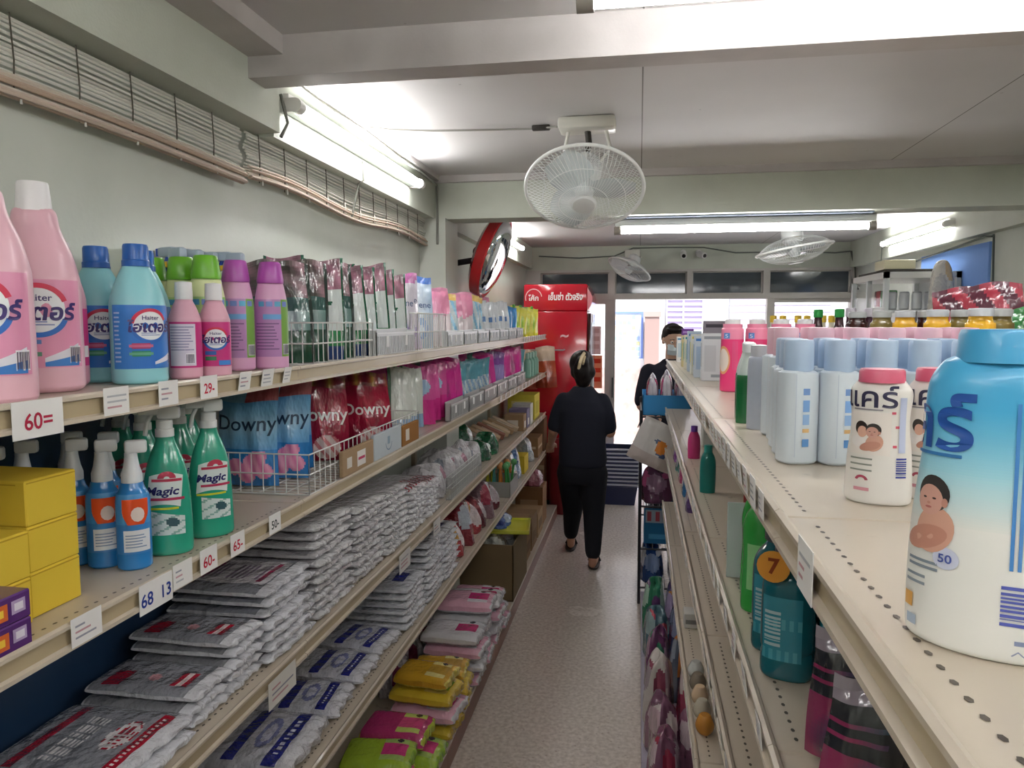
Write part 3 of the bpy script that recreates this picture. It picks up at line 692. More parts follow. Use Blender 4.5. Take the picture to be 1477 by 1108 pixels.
def clear_bin(label, x0, x1, y0, y1, z, h, col='#c9cbca', n=2, tagc='#ededec', mat=PLASTIC, slots=True):
    t = thing('plastic_bin', label, 'bin', ((x0+x1)/2, (y0+y1)/2, z)); X = (x1-x0)/2; Y = (y1-y0)/2; w = .003
    m = M().box(-X, X, -Y, Y, 0, .003, col).box(-X, -X+w, -Y, Y, 0, h, col).box(-X, X, Y-w, Y, 0, h*.95, col).box(-X, X, -Y, -Y+w, 0, h*.95, col)
    m.box(X-w, X, -Y, Y, 0, h*.85, col).box(X-.005, X+.002, -Y, Y, h*.82, h*.88, mixc(col, '#ffffff', .4))
    if slots:
        k = -Y+.01
        while k < Y-.008: m.box(X, X+.0015, k, k+.008, h*.12, h*.74, mixc(col, '#6b6e70', .45)); k += .018
    m.build('tub', mat, t)
    for k in range(n):
        y = -Y+2*Y*(k+.5)/n; M().box(X+.0015, X+.0028, y-.014, y+.014, h*.35, h*.75, tagc).build('price_sticker', PAPER, t)
    return t
wire_basket('white wire basket around the first green pouches on the top shelf', -1.10, -.812, 1.748, 2.17, Z1, .11)
clear_bin('grey slotted plastic bin under the green pouches on the top shelf', -.835, -.806, 2.19, 2.58, Z1, .09)
wire_basket('white wire basket around the lettered pouches on the top shelf', -.835, -.806, 2.62, 3.02, Z1, .145)
for k in range(7):
    clear_bin('low clear plastic bin on the top shelf, %s from the blue lettered pouch' % ORD[k], -.832, -.806, 3.06+.30*k, 3.33+.30*k, Z1, .075, '#d3d6d5', 3)
# ------------------------------------------------------------------ second shelf
def carton(name, label, cat, sx, sy, sz, col, extra=None, mat=CARD, top='lid', r=.002):
    t = thing(name, label, cat); M().rbox(-sx/2, sx/2, -sy/2, sy/2, 0, sz, col, r, 1).build('carton', mat, t)
    if extra:
        m = M(); extra(m, sx, sy, sz); m.build('printing', mat, t, smooth=0)
    return t
def Lx(m, sx, y0, y1, z0, z1, col, e=.0006):       # flat print on the +x face
    m.add([(sx/2+e,y0,z0),(sx/2+e,y1,z0),(sx/2+e,y1,z1),(sx/2+e,y0,z1)], [(0,1,2,3)], col)
def Ly(m, sy, x0, x1, z0, z1, col, e=.0006):       # flat print on the -y face
    m.add([(x0,-sy/2-e,z0),(x1,-sy/2-e,z0),(x1,-sy/2-e,z1),(x0,-sy/2-e,z1)], [(0,1,2,3)], col)
YB_ = Kind(lambda l: carton('yellow_carton', l, 'box', .15, .098, .068, '#dcbd3f', lambda m, a, b, c: (Lx(m, a, -b*.48, b*.48, c*.93, c*.96, '#b8962a'), Ly(m, b, -a*.4, a*.4, c*.9, c*.93, '#b8962a')), mat=PAPER))
for k in range(3): YB_((-.945, .958, Z2+.0685*k), 0, ['lowest','middle','topmost'][k]+' yellow carton of the taller stack beside the blue sprays', 'yellow cartons')
for k in range(2): YB_((-.935, .852, Z2+.0685*k), .0, ['lower','upper'][k]+' yellow carton of the shorter stack at the photo edge', 'yellow cartons')
PU = Kind(lambda l: carton('soap_box', l, 'box', .07, .10, .038, '#5d3576', lambda m, a, b, c: (Lx(m, a, -.03, .012, .008, .03, '#e0703a'), Lx(m, a, -.02, .005, .014, .024, '#f2c94a', .0012), Lx(m, a, .018, .04, .012, .03, '#b9a4c9'), Lx(m, a, .022, .036, .016, .026, '#ece6f0', .0012)), mat=GLOSS))
for k in range(2): PU((-.842, .793, Z2+.0385*k), 0, ['lower','upper'][k]+' purple soap box with orange print at the shelf edge', 'purple soap boxes')
def mk_bluespray(label):
    def dec(m, S):
        decal(m, S, -.03, .03, .03, .135, 14, 10, lambda u, v: '#3f86c8' if v < .5 else '#4a97d6', 1)
        m.grid(lambda u, v: S(.004+.02*(u-.5)*2*min(1,.6+v), .082+.045*v, 2), 8, 6, '#e2552c')
        m.grid(lambda u, v: S(.007+.010*math.sqrt(v)*math.cos(2*PI*u), .100+.013*math.sqrt(v)*math.sin(2*PI*u), 2.6), 12, 2, '#e9d9d2')
        decal(m, S, -.015, .026, .034, .072, 6, 3, '#e6e9ee', 2); scribble(m, S, -.012, .02, .04, .066, '#8fa3c0', 5, 2.6)
    t = bottle('spray_bottle', label, 'bottle', [(.024,0),(.028,.004),(.0285,.012),(.0285,.10),(.0275,.128),(.021,.142),(.019,.148),(.0165,.156)], '#2b7fc4', [(.0172,.154),(.0172,.168),(.0135,.180),(.0115,.192),(.0105,.20),(.0105,.206)], '#dfe3e8', sy=.85, decals=dec, mat=GLOSS, capname='collar')
    M().rbox(-.010, .026, -.009, .009, .205, .228, '#e6e9ec', .005).build('pump_head', PLASTIC, t); return t
BSP = Kind(mk_bluespray)
for k, x in enumerate([-.878, -.937, -.996]): BSP((x, 1.145, Z2), .62, ['blue spray bottle at the shelf edge, orange label and white sticker', 'blue spray bottle second from the shelf edge', 'blue spray bottle third from the shelf edge, beside yellow cartons'][k], 'blue spray bottles')
for k, (x, y) in enumerate([(-1.06,.97),(-1.065,1.04),(-1.065,1.11),(-.995,1.225),(-1.065,1.215)]): BSP((x, y, Z2), .5, 'blue spray bottle in the dark back row, %s behind the yellow cartons' % ORD[k], 'blue spray bottles')
def mk_magic(label):
    def dec(m, S):
        m.grid(lambda u, v: S(-.026+.052*u+.006*(v-.5), .092+.058*v+.006*math.sin(PI*u), 1), 10, 8, '#dfe9e6')
        m.grid(lambda u, v: S(-.02+.05*u, .040+.045*v*(1-.25*u), 1), 16, 12, lambda u, v: '#3f5f66' if inell(u, v, .62, .62, .2, .22) < 1 else ('#8fb5ad' if (u*.8-v) % .4 < .1 else '#d5e2e0'))
        m.text('Magic', .021, onS(S, -.004, .122, 2), '#2c2c66', bold=.03, shear=.2)
        decal(m, S, -.02, .03, .105, .110, 6, 1, '#b23a5a', 2); ring(m, S, .004, .146, .004, .013, 0, PI, '#b83a52', 12, 2); decal(m, S, -.018, .026, .140, .145, 6, 1, '#b83a52', 2.2)
        decal(m, S, -.028, .02, .088, .092, 6, 1, '#c9cf3a', 2)
    t = bottle('spray_bottle', label, 'bottle', [(.037,0),(.043,.005),(.044,.02),(.043,.07),(.040,.13),(.034,.165),(.026,.19),(.0175,.212),(.0155,.225)], '#2fa184', [(.0165,.222),(.0165,.236),(.013,.238)], '#e6e8e6', sy=.62, decals=dec, mat=GLOSS, capname='collar')
    trigger(t, .232, '#e3e6e4', '#d5d9d7', '#cfd3d1', 1.0); return t
MAG = Kind(mk_magic)
MAG((-.872, 1.232, Z2), .42, 'green kitchen spray lettered Magic, label facing the aisle')
MAG((-.858, 1.352, Z2), .80, 'green kitchen spray with tall white trigger beside the blue pouches')
MAG((-.968, 1.30, Z2), .5, 'green kitchen spray directly behind the one lettered Magic')
MAG((-.955, 1.395, Z2), .7, 'green kitchen spray at the back beside the tall white trigger')
for k in range(3): MAG((-1.04, 1.33+.11*k, Z2), .5, 'green kitchen spray against the back panel, %s in shadow' % ORD[k])
def P_downy(base, top, flower):
    def f(u, v):
        if flower:
            if v < .36 and any(inell(u, v, a, b, .13, .085) < 1 for a, b in ((.35,.2),(.6,.24),(.8,.16),(.55,.12),(.72,.3))):
                return mixc('#d978a8', '#f0a9c6', .5+.5*math.sin(u*40+v*25))
            if v > .86: return '#7fb0d0' if u < .45 else '#a8484f'
            return mixc('#9fcbe6', base, abs(v-.62)*2.4) if .38 < v < .88 else base
        if v > .85: return mixc('#b98f3a', base, abs(math.sin(9*u)))
        if v < .3 and inell(u, v, .6, .16, .25, .14) < 1: return '#c9787a' if math.sin(u*30+v*40) > .2 else '#d9c0bb'
        return mixc(top, base, abs(v-.6)*1.6+abs(u-.5)*.5)
    return f
pk('dblue', lambda l: pouch('softener_pouch', l, 'pouch', .165, .262, .06, P_downy('#2f7fc4', '#8fc0e0', True), [('Downy', .5, .63, .056, '#28405f', {'bold': .01})], seed=11, nu=48, nv=64))
pk('dred', lambda l: pouch('softener_pouch', l, 'pouch', .17, .262, .06, P_downy('#7a0f2b', '#b5213f', False), [('Downy', .5, .53, .056, '#ecdfe0', {'bold': .015})], seed=12, nu=48, nv=64))
K['dblue']((-1.01, 1.765, Z2+.004), .22, 'bright blue pouch lettered Downy with pink flowers, nearer one', 'lettered softener pouches')
K['dblue']((-.975, 1.868, Z2+.004), .22, 'bright blue pouch with pink flowers behind its twin', 'lettered softener pouches')
K['dred']((-.965, 2.12, Z2+.004), .24, 'dark red pouch lettered Downy beside the blue pouches', 'lettered softener pouches')
K['dred']((-.91, 2.37, Z2+.004), .36, 'dark red pouch lettered Downy with bright crumpled top', 'lettered softener pouches')
K['dblue']((-1.02, 1.99, Z2+.004), .22, 'bright blue pouch at the back beside the dark red pouch', 'lettered softener pouches')
wire_basket('white wire basket holding the blue and red lettered pouches', -1.085, -.806, 1.695, 2.62, Z2, .105, step=.032)
tb = Kind(lambda l: carton('display_tray', l, 'tray', .012, .235, .072, '#a58a6b', lambda m, a, b, c: (Lx(m, a, -.09, -.055, .02, .05, '#d9d4cc'), Lx(m, a, -.015, .05, .012, .056, '#e6e2dd'), Lx(m, a, -.008, .043, .03, .038, '#c2476a', .0012))))
tb((-.797-.0, 1.99, Z2+.009), 0, 'brown cardboard tray front with white stickers at the shelf lip')
tb2 = Kind(lambda l: carton('display_tray', l, 'tray', .012, .26, .08, '#bfc8cd', lambda m, a, b, c: (m.grid(lambda u, v: Vector((a/2+.0008, .03*math.cos(PI+PI*u)*(.85+.15*v), .04+.025*math.sin(PI+PI*u)*(.85+.15*v))), 14, 1, '#7d93a6'), Lx(m, a, -.012, .012, .035, .06, '#8fa3b3'))))
tb2((-.797, 2.245, Z2+.009), 0, 'pale blue cardboard tray front with a curved smile mark')
carton('display_tray', 'small orange brown cardboard tray front next to the smile tray', 'tray', .012, .19, .07, '#9a6a35', lambda m, a, b, c: Lx(m, a, -.06, -.02, .015, .055, '#ded6cb')).location = (-.797, 2.48, Z2+.009)
pk('silver', lambda l: pouch('softener_pouch', l, 'pouch', .10, .25, .045, lambda u, v: '#8fa9c6' if v < .22 else ('#5f7f6a' if u < .12 else '#d3d8cf'), seed=13, lean=.03))
pk('pink2', lambda l: pouch('softener_pouch', l, 'pouch', .125, .24, .05, lambda u, v: '#d8348f' if v < .42 else ('#a6bfe0' if inell(u, v, .5, .66, .3, .15) < 1 else '#d9569f'), seed=14))
pk('mag', lambda l: pouch('softener_pouch', l, 'pouch', .14, .25, .05, lambda u, v: '#d62f96' if inell(u, v, .5, .5, .25, .2) > 1 else '#c0398f', seed=15))
pk('aqua', lambda l: pouch('softener_pouch', l, 'pouch', .11, .22, .05, lambda u, v: '#5fa3b3' if v > .6 else ('#86a9c9' if (u*4+v*3) % 1 < .5 else '#c3d3d6'), seed=16))
pk('viol', lambda l: pouch('softener_pouch', l, 'pouch', .12, .23, .05, lambda u, v: '#9a86c4' if v < .7 else '#8a4fa3', seed=17))
S2 = 'pouches in a row on the second wall shelf'
S2n = {'silver': 'silvery white pouch', 'pink2': 'pink pouch with pale blue oval', 'mag': 'magenta pouch', 'aqua': 'blue green pouch', 'viol': 'violet pouch'}
row2 = [('silver',2.70,.5),('silver',2.79,.5),('silver',2.88,.6),('pink2',2.98,.4),('pink2',3.09,.4),('pink2',3.20,.5),('mag',3.33,.5),('mag',3.47,.5),('aqua',3.62,.4),('aqua',3.75,.4),('aqua',3.88,.5),('aqua',4.02,.4),('aqua',4.17,.4),('mag',4.33,.5),('viol',4.48,.4),('viol',4.63,.4),('mag',4.80,.4),('pink2',4.97,.5),('mag',5.13,.4),('pink2',5.3,.4),('aqua',5.5,.4)]
for k, (c, y, rz) in enumerate(row2):
    K[c]((-.906-.004*(k % 3), y, Z2), rz, S2n[c]+' on the second wall shelf, %s past the smile tray' % (ORD+['twenty-first','twenty-second'])[k], S2)
for k in range(8):
    K[['pink2','mag','aqua','viol'][k % 4]]((-1.04, 2.78+.27*k+(.1 if 3.6 < 2.78+.27*k < 4.02 else 0), Z2), .4, S2n[['pink2','mag','aqua','viol'][k % 4]]+' in the dark back row, %s past the red pouches' % ORD[k], S2)
for k in range(6):
    clear_bin('clear plastic bin on the second shelf, %s from the smile tray' % ORD[k], -.834, -.806, 3.10+.36*k, 3.43+.36*k, Z2, .085, '#b9b8b6', 2)
GB = Kind(lambda l: bottle('mist_bottle', l, 'bottle', [(.026,0),(.03,.004),(.03,.10),(.026,.13),(.014,.15)], '#7fae9a', [(.014,.148),(.014,.19),(.008,.195)], '#9ec2b2'))
for k in range(4): GB((-.86-.0*(k % 2), 5.68+.15*k, Z2), 0, 'grey green bottle at the far end of second shelf, %s towards the cooler' % ORD[k], 'grey green bottles')
# ------------------------------------------------------------------ stacked bag packs (third and fourth shelf)
def slab(w, d, t, paint, seed, rough=1.0, nu=36, nv=22, sag=0):
    """A soft flat pack: section in x-z, length along y, crinkled towards +x."""
    r = random.Random(seed); ph = [r.random()*6.28 for _ in range(8)]
    m = M()
    def pt(u, v):
        a = 2*PI*u; ca, sa = math.cos(a), math.sin(a); q = (abs(ca)**6+abs(sa)**6)**(-1/6)
        x = ca*q; z = sa*q; e = (1-abs(2*v-1)**8)
        ex = max(0, x)
        nz = math.sin(23*v+ph[0]+2*z)*.5+math.sin(41*v+ph[1])*.35+math.sin(9*v+ph[2])*.5
        X = x*w/2*(.985+.015*e)+rough*ex**6*.0042*nz
        n2 = math.sin(7*x+5*v+ph[3])*math.sin(8*v+ph[4])*.5+ex**3*math.sin(19*v+ph[5])*.7
        Z = t/2+z*t/2*(.35+.65*e)*(1-.25*ex**5)+(rough*.0017*n2 if z > 0 else 0)*abs(z)-sag*0
        return Vector((X, (v-.5)*d+rough*.002*math.sin(6*x+ph[6]), max(0, Z)))
    def col(u, v):
        a = 2*PI*u; ca, sa = math.cos(a), math.sin(a); q = (abs(ca)**6+abs(sa)**6)**(-1/6)
        return paint(ca*q/2, v-.5, sa*q)
    m.grid(pt, nu, nv, col, closeu=True)
    b = len(m.v)-nu*(nv+1)
    m.f += [tuple(range(nu-1, -1, -1)), tuple(range(nu*nv, nu*nv+nu))]; m.c += [C(paint(0, -.5, 0)), C(paint(0, .5, 0))]
    return m, pt
def top_print(m, pt, w, d, fn, nx=40, ny=30, e=.0008):
    """Printed patches that follow the pack's upper face; fn(px, py) gives a colour or None."""
    def up(px, py):
        # invert the section: upper side, x = px * w
        x = max(-1, min(1, 2*px)); u = .25-.125*x if abs(x) <= 1 else 0
        a = math.atan2(1, x); p = pt(a/(2*PI), py+.5); return p+Vector((0, 0, e))
    m.grid(lambda u, v: up(u-.5, v-.5), nx, ny, lambda u, v: fn(u-.5, v-.5))
GREYF, WHITF = '#989ba3', '#dcdde2'
def plainp(a, b): return lambda x, y, z: a if (z > .8 and x < .38) else b
def mk_pack(w, d, t, a, b, seed, fn=None, mat=BAGF, rough=1.0, nx=40, ny=30):
    def mk(label):
        m, pt = slab(w, d, t, plainp(a, b), seed, rough)
        T = thing('bag_pack', label, 'bag pack'); m.build('bag_bundle', mat, T)
        if fn:
            q = M(); top_print(q, pt, w, d, fn, nx, ny); q.build('printing', mat, T, smooth=0)
        return T
    return mk
def pr_red(px, py):
    if .33 < px < .43 and abs(py) < .42: return '#f0e6e6' if (abs(px-.38) < .018 and (py*22) % 1 < .62 and abs(py) < .36) else '#b01f35'
    if -.36 < px < -.28 and abs(py) < .42: return '#a8263c'
    if -.17 < px < -.02 and abs(py) < .3: return '#e4e2e4' if (px*34) % 1 < .5 and (py*17) % 1 < .75 else None
    e = inell(px, py, .2, .08, .1, .2)
    if e < 1: return '#b8283c' if (e < .4 and ((px*40) % 1 < .6 and (py*24) % 1 < .7)) or .78 < e < .9 else '#e8e6e8'
    return None
def pr_red2(px, py):
    if .2 < px < .34 and -.3 < py < .1: return '#f0dede' if abs(px-.27) < .02 else '#b2243a'
    if -.4 < px < -.22 and -.4 < py < .05: return '#a8263c'
    return '#d8a0a8' if inell(px, py, .0, -.1, .05, .1) < 1 else None
def pr_lab(px, py):
    if abs(px) < .4 and abs(py) < .33:
        if px > .28: return '#a83a5e' if abs(py) < .26 and px < .33 else '#dcdade'
        if -.33 < px < -.24 and abs(py) < .28: return '#8a3560'
        return '#8f7f96' if (px*18) % 1 < .35 and abs(py) < .2 else '#d6d4d9'
    return None
def pr_pale(px, py): return '#c89aa6' if -.44 < py < -.1 and px < -.2 and inell(px, py, -.4, -.35, .18, .22) < 1 else ('#7f9a8c' if inell(px, py, .05, .3, .05, .12) < 1 else None)
PA = Kind(mk_pack(.25, .235, .024, GREYF, WHITF, 21)); PR = Kind(mk_pack(.25, .235, .024, GREYF, WHITF, 22, pr_red, nx=64, ny=44)); PR2 = Kind(mk_pack(.24, .13, .022, GREYF, WHITF, 23, pr_red2)); PP = Kind(mk_pack(.25, .25, .024, '#949c9f', WHITF, 24, pr_pale))
PS = Kind(mk_pack(.24, .13, .022, '#989a9f', WHITF, 25)); PL = Kind(mk_pack(.26, .235, .022, '#8f929a', WHITF, 26, pr_lab)); PT = Kind(mk_pack(.26, .25, .0225, '#c3c1c4', '#dcdcdd', 27)); PT2 = Kind(mk_pack(.26, .25, .0225, '#b9b7ba', '#d3d1d3', 28))
PW = Kind(mk_pack(.25, .19, .023, '#dfdfe1', '#e6e6e8', 29)); PWR = Kind(mk_pack(.25, .19, .023, '#dfdfe1', '#e8e8ea', 30, lambda px, py: '#c03a50' if (px+py)*6 % 1 < .4 and px > .1 else None))
rs = random.Random(8)
CX = -.945
def stack(y, z, n, t, kinds, where, group, top=None, x=CX, jx=.008, jy=.006):
    for k in range(n):
        kd = top if (top and k == n-1) else kinds[k % len(kinds)]
        lb = ('top' if k == n-1 else ('lowest' if k == 0 else ORD[k]+' up'))
        o = kd((x+rs.uniform(-jx, jx), y+rs.uniform(-jy, jy), z+(t+.0006)*k), rs.uniform(-.035, .035), 'bag pack, %s of %s' % (lb, where), group)
G3 = 'stacked plastic bag packs on the third wall shelf'
stack(.84, Z3, 2, .027, [PA, PP], 'the pair at the bottom photo edge', G3)
stack(1.095, Z3, 2, .027, [PA, PR], 'the pair with red bands and roundel', G3)
stack(1.287, Z3, 3, .025, [PS], 'the short stack with small red squares', G3, PR2)
stack(1.423, Z3, 5, .025, [PS], 'the second short stack with red corners', G3, PR2)
stack(1.615, Z3, 7, .0255, [PA], 'the stack topped by a white paper label', G3, PL)
stack(1.875, Z3, 11, .0228, [PT, PT2], 'the tallest white stack past the label', G3)
stack(2.145, Z3, 10, .0228, [PT2, PT], 'the second tall white stack', G3)
stack(2.41, Z3, 9, .0228, [PT], 'the third tall white stack', G3)
stack(2.65, Z3, 7, .0235, [PW], 'the stack with red lined bags', G3, PWR)
stack(2.86, Z3, 6, .0235, [PW], 'the low stack before the wire basket', G3, PWR)
# loose film bags, baskets and cartons farther along the third shelf
def lump(name, label, cat, w, d, h, paint, seed, mat=WRAP, nu=44, nv=26, rough=.16, group=None):
    """A soft, heaped bag: rounded body with folds, flat underneath."""
    r = random.Random(seed); ph = [r.random()*6.28 for _ in range(9)]; m = M(); rows = []
    def pt(u, v):
        th = 2*PI*u; f = PI*v*.5
        b = 1+rough*(math.sin(3*th+ph[0]+3*v)*.5+math.sin(5*th+ph[1]-4*v)*.4+math.sin(8*th+ph[2])*.3+math.sin(13*th+9*v+ph[3])*.22)
        ca, sa = math.cos(th), math.sin(th); q = (abs(ca)**3+abs(sa)**3)**(-1/3)
        rr = (math.cos(f)**.45 if v > 0 else .93)
        return Vector((ca*q*w/2*rr*b, sa*q*d/2*rr*b, max(0, h*math.sin(f)*(1+rough*.6*math.sin(2*th+ph[4])*(v > .3)))))
    m.grid(pt, nu, nv, lambda u, v: paint(u, v), closeu=True); m.f.append(tuple(range(nu-1, -1, -1))); m.c.append(C(paint(0, 0)))
    o = m.build(name, mat); return tag(o, label, cat, group)
def put(o, x, y, z, rz=0): o.location = (x, y, z); o.rotation_euler.z = rz; return o
def fleck(*cs, k=7.3, s=3.1):
    return lambda u, v: cs[int(abs(math.sin(int(u*26)*k*.7+int(v*16)*s)*43758.5)) % len(cs)]
def patch(base, *spots):
    def f(u, v):
        for cu, cv, ru, rv, c in spots:
            du = abs(u-cu); du = min(du, 1-du)
            if (du/ru)**2+((v-cv)/rv)**2 < 1: return c
        return base
    return f
for k, (x, y, w, d, h) in enumerate([(-.955,3.19,.20,.18,.13),(-.955,3.39,.20,.18,.16),(-.955,3.58,.20,.17,.14),(-.93,3.76,.12,.17,.15),(-.92,3.92,.14,.14,.12)]):
    put(lump('film_bag', 'crumpled clear film bag on the third wall shelf, %s past the red lined stack' % ORD[k], 'plastic bag', w, d, h, patch('#cfcdd0', (.1,.5,.06,.2,'#b98a9a'), (.8,.4,.05,.2,'#9fa6b0'), (.95,.6,.1,.1,'#dddde0')), 40+k, group='film bags'), x, y, Z3)
wire_basket('grey wire basket leaning among the film bags on the third shelf', -.83, -.806, 3.10, 3.72, Z3, .10, '#b9bcb9', .022)
for k, (x, y, h) in enumerate([(-.90,4.09,.10),(-.90,4.28,.12),(-1.04,4.2,.17)]):
    put(lump('packaged_bag', ['green and white bag flat on the third shelf','green printed bag leaning past the film bags','dark green bag behind the green printed one'][k], 'bag', .14, .17, h, patch('#21623f', (.1,.5,.1,.3,'#cfd8d0'), (.6,.4,.08,.3,'#d7ddd8'), (.9,.3,.06,.2,'#0f4a2c')), 50+k), x, y, Z3)
def book(label, x, y, z, sx, sy, sz, col, tilt=0, rz=0, name='flat_carton'):
    o = M().rbox(-sx/2, sx/2, -sy/2, sy/2, 0, sz, col, .003, 1).box(-sx*.3, sx*.3, -sy/2-.0006, -sy/2, sz*.2, sz*.8, mixc(col, '#ffffff', .35)).build(name, CARD, smooth=0); tag(o, label, 'box'); o.location = (x, y, z); o.rotation_euler = (0, tilt, rz); return o
for k in range(6):
    book('flat brown carton leaning on the third shelf, %s past the green bags' % ORD[k], -.99+.012*k, 4.5+.11*k, Z3+.055, .20, .085, .035, ['#a98f70','#b79d7e','#8f5f4e','#c2aa8a','#a58a68','#b8a58c'][k], .42, .1)
for k in range(3):
    carton('carton', 'small %s carton on the third shelf below the mist bottles' % ['brown','grey violet','white'][k], 'box', .14, .13, .12+.02*k, ['#9a7d5e','#7f7590','#d2cfc8'][k], lambda m, a, b, c: (Lx(m, a, -.03, .03, .02, .07, '#e3ddd2'), Ly(m, b, -.05, .03, .03, .08, '#d9cfc0'))).location = (-.88, 5.25+.17*k, Z3)
carton('carton', 'yellow carton at the far end of the third wall shelf', 'box', .22, .30, .20, '#d0c04a', lambda m, a, b, c: (Ly(m, b, -.08, .08, .05, .15, '#e3d98a'), Lx(m, a, -.1, .08, .04, .14, '#b8a93a'))).location = (-.93, 5.97, Z3)
# ---------------- fourth shelf: blue banded white packs
def pr_blue(px, py):
    if .22 < px < .36 and abs(py) < .45: return '#e6e8f2' if abs(px-.29) < .022 and (py*13) % 1 < .55 and abs(py) < .3 else '#2a318c'
    if -.2 < px < -.08 and abs(py) < .44: return '#343b92'
    if -.04 < px < .18 and abs(py) < .3 and inell(px, py, .07, 0, .09, .26) < 1: return '#8f95c4' if inell(px, py, .07, 0, .05, .16) > 1 else '#d7d9ea'
    return None
PB = Kind(mk_pack(.26, .27, .055, '#d7d8e0', '#e4e5ea', 31, pr_blue, mat=WRAP, rough=2.2, nx=60, ny=44)); PB2 = Kind(mk_pack(.25, .19, .036, '#d4d6de', '#e2e3e9', 32, pr_blue, mat=WRAP, rough=2.0))
PWB = Kind(mk_pack(.27, .24, .026, '#dcdfe4', '#e4e6ea', 33, None, mat=BAGF)); PWB2 = Kind(mk_pack(.27, .24, .026, '#d8dbe2', '#e0e3e8', 34, lambda px, py: '#2d3590' if .18 < px < .34 and -.2 < py < .2 else None, mat=BAGF))
G4 = 'blue banded bag packs on the fourth wall shelf'
for k, y in enumerate([1.41, 1.70]): PB((-.955, y, Z4), .08*k-.05, 'large white pack with navy bands at the photo bottom, %s' % ['cut off by the edge','whole in view'][k], G4)
for k, y in enumerate([1.95, 2.16, 2.37]): PB2((-.955, y, Z4), .1-.1*k, 'white pack with navy bands, %s past the large one' % ORD[k], G4)
stack(2.60, Z4, 6, .027, [PWB], 'the first navy labelled stack', 'white bag packs on the fourth wall shelf', PWB2)
stack(2.86, Z4, 9, .027, [PWB, PWB], 'the second navy labelled stack', 'white bag packs on the fourth wall shelf', PWB2)
stack(3.12, Z4, 8, .027, [PWB], 'the third navy labelled stack', 'white bag packs on the fourth wall shelf', PWB2)
def heap(base, y0, z, n, cols, word, cat, grp, x0=-.945, step=.2, h=.15, w=.235, d=.165, seed=60, mat=WRAP, xj=.015):
    r = random.Random(seed)
    for k in range(n):
        c = cols[k % len(cols)]
        put(lump(base, word % ORD[k], cat, w*r.uniform(.85,1.1), d*r.uniform(.85,1.1), h*r.uniform(.75,1.15), patch(c[0], (.02,.45,.09,.28,c[1]), (.88,.5,.06,.25,c[2]), (.15,.75,.08,.12,c[2]), (.75,.3,.05,.2,c[1])), seed+k, mat, group=grp), x0+r.uniform(-xj, xj), y0+step*k, z, r.uniform(-.4,.4))
heap('wrapped_goods_bag', 3.38, Z4, 3, [('#b8484f','#e3d6d6','#d9a65a'),('#8f2f3c','#d8cfd2','#b9c2cc')], 'red and white wrapped bag on the fourth shelf, %s past the white stacks', 'bag', 'red wrapped bags', h=.2)
heap('wrapped_goods_bag', 3.9, Z4, 3, [('#6a2f3a','#c9bcc0','#8f3a44'),('#93707a','#dfdadb','#a83c50')], 'dark red crinkled bag on the fourth shelf, %s past the red and white ones', 'bag', 'dark red bags', h=.19)
t = thing('toy_bin', 'clear bin of yellow green and orange brushes on the fourth shelf', 'bin', (-.90, 4.72, Z4))
m = M()
for a, b, c, d_ in ((-.1,.1,-.15,-.147),(-.1,.1,.147,.15),(-.1,-.097,-.15,.15),(.097,.1,-.15,.15)): m.box(a, b, c, d_, 0, .1, '#a9aaa4')
m.box(-.1,.1,-.15,.15,0,.003,'#a9aaa4'); m.build('tub', PLASTIC, t)
for k in range(12):
    a = thing('scrub_brush', 'plastic scrub brush poking out of the clear bin, %s coloured one' % ORD[k], 'brush', (-.968+.045*(k % 4), 4.62+.09*(k//4), Z4+.006), .5*k, 'brushes in the clear bin')
    c = ['#d8d23c','#3f9a4a','#e08a3c','#4aa39a'][k*7 % 4]; M().tube([(0,0,0),(.004,.004,.09),(.012,.01,.17)], .008, c, 8).build('handle', PLASTIC, a); M().ball((.014,.012,.185), .022, mixc(c, '#ffffff', .25), 10, 7).build('bristle_head', FABRIC, a)
for k in range(3):
    put(lump('packaged_sponge_bag', ['blue and white bag hanging over the yellow carton','clear bag with orange goods past the brush bin','pale bag at the far end of the fourth shelf'][k], 'bag', .17, .17, .26-.04*k, patch(['#9fb4cf','#c9b3a0','#c7cacc'][k], (.0,.5,.1,.25,'#dfe6ee'), (.85,.4,.08,.2,['#5f86bf','#d07a3a','#a9b3bb'][k])), 90+k), -.925, [5.17,4.985,5.86][k], Z4+[0.0,.0,.0][k])
carton('carton', 'yellow carton under the blue and white bag', 'box', .2, .2, .13, '#d8bb35', lambda m, a, b, c: (Ly(m, b, -.07, .07, .03, .1, '#e8d873'))).location = (-.925, 5.42, Z4)
carton('carton', 'brown carton at the far end behind the yellow one', 'box', .24, .28, .16, '#94714f', lambda m, a, b, c: (Ly(m, b, -.1, .1, .07, .09, '#c9b393'), Lx(m, a, -.12, .12, .07, .09, '#c9b393'))).location = (-.935, 6.14, Z4)
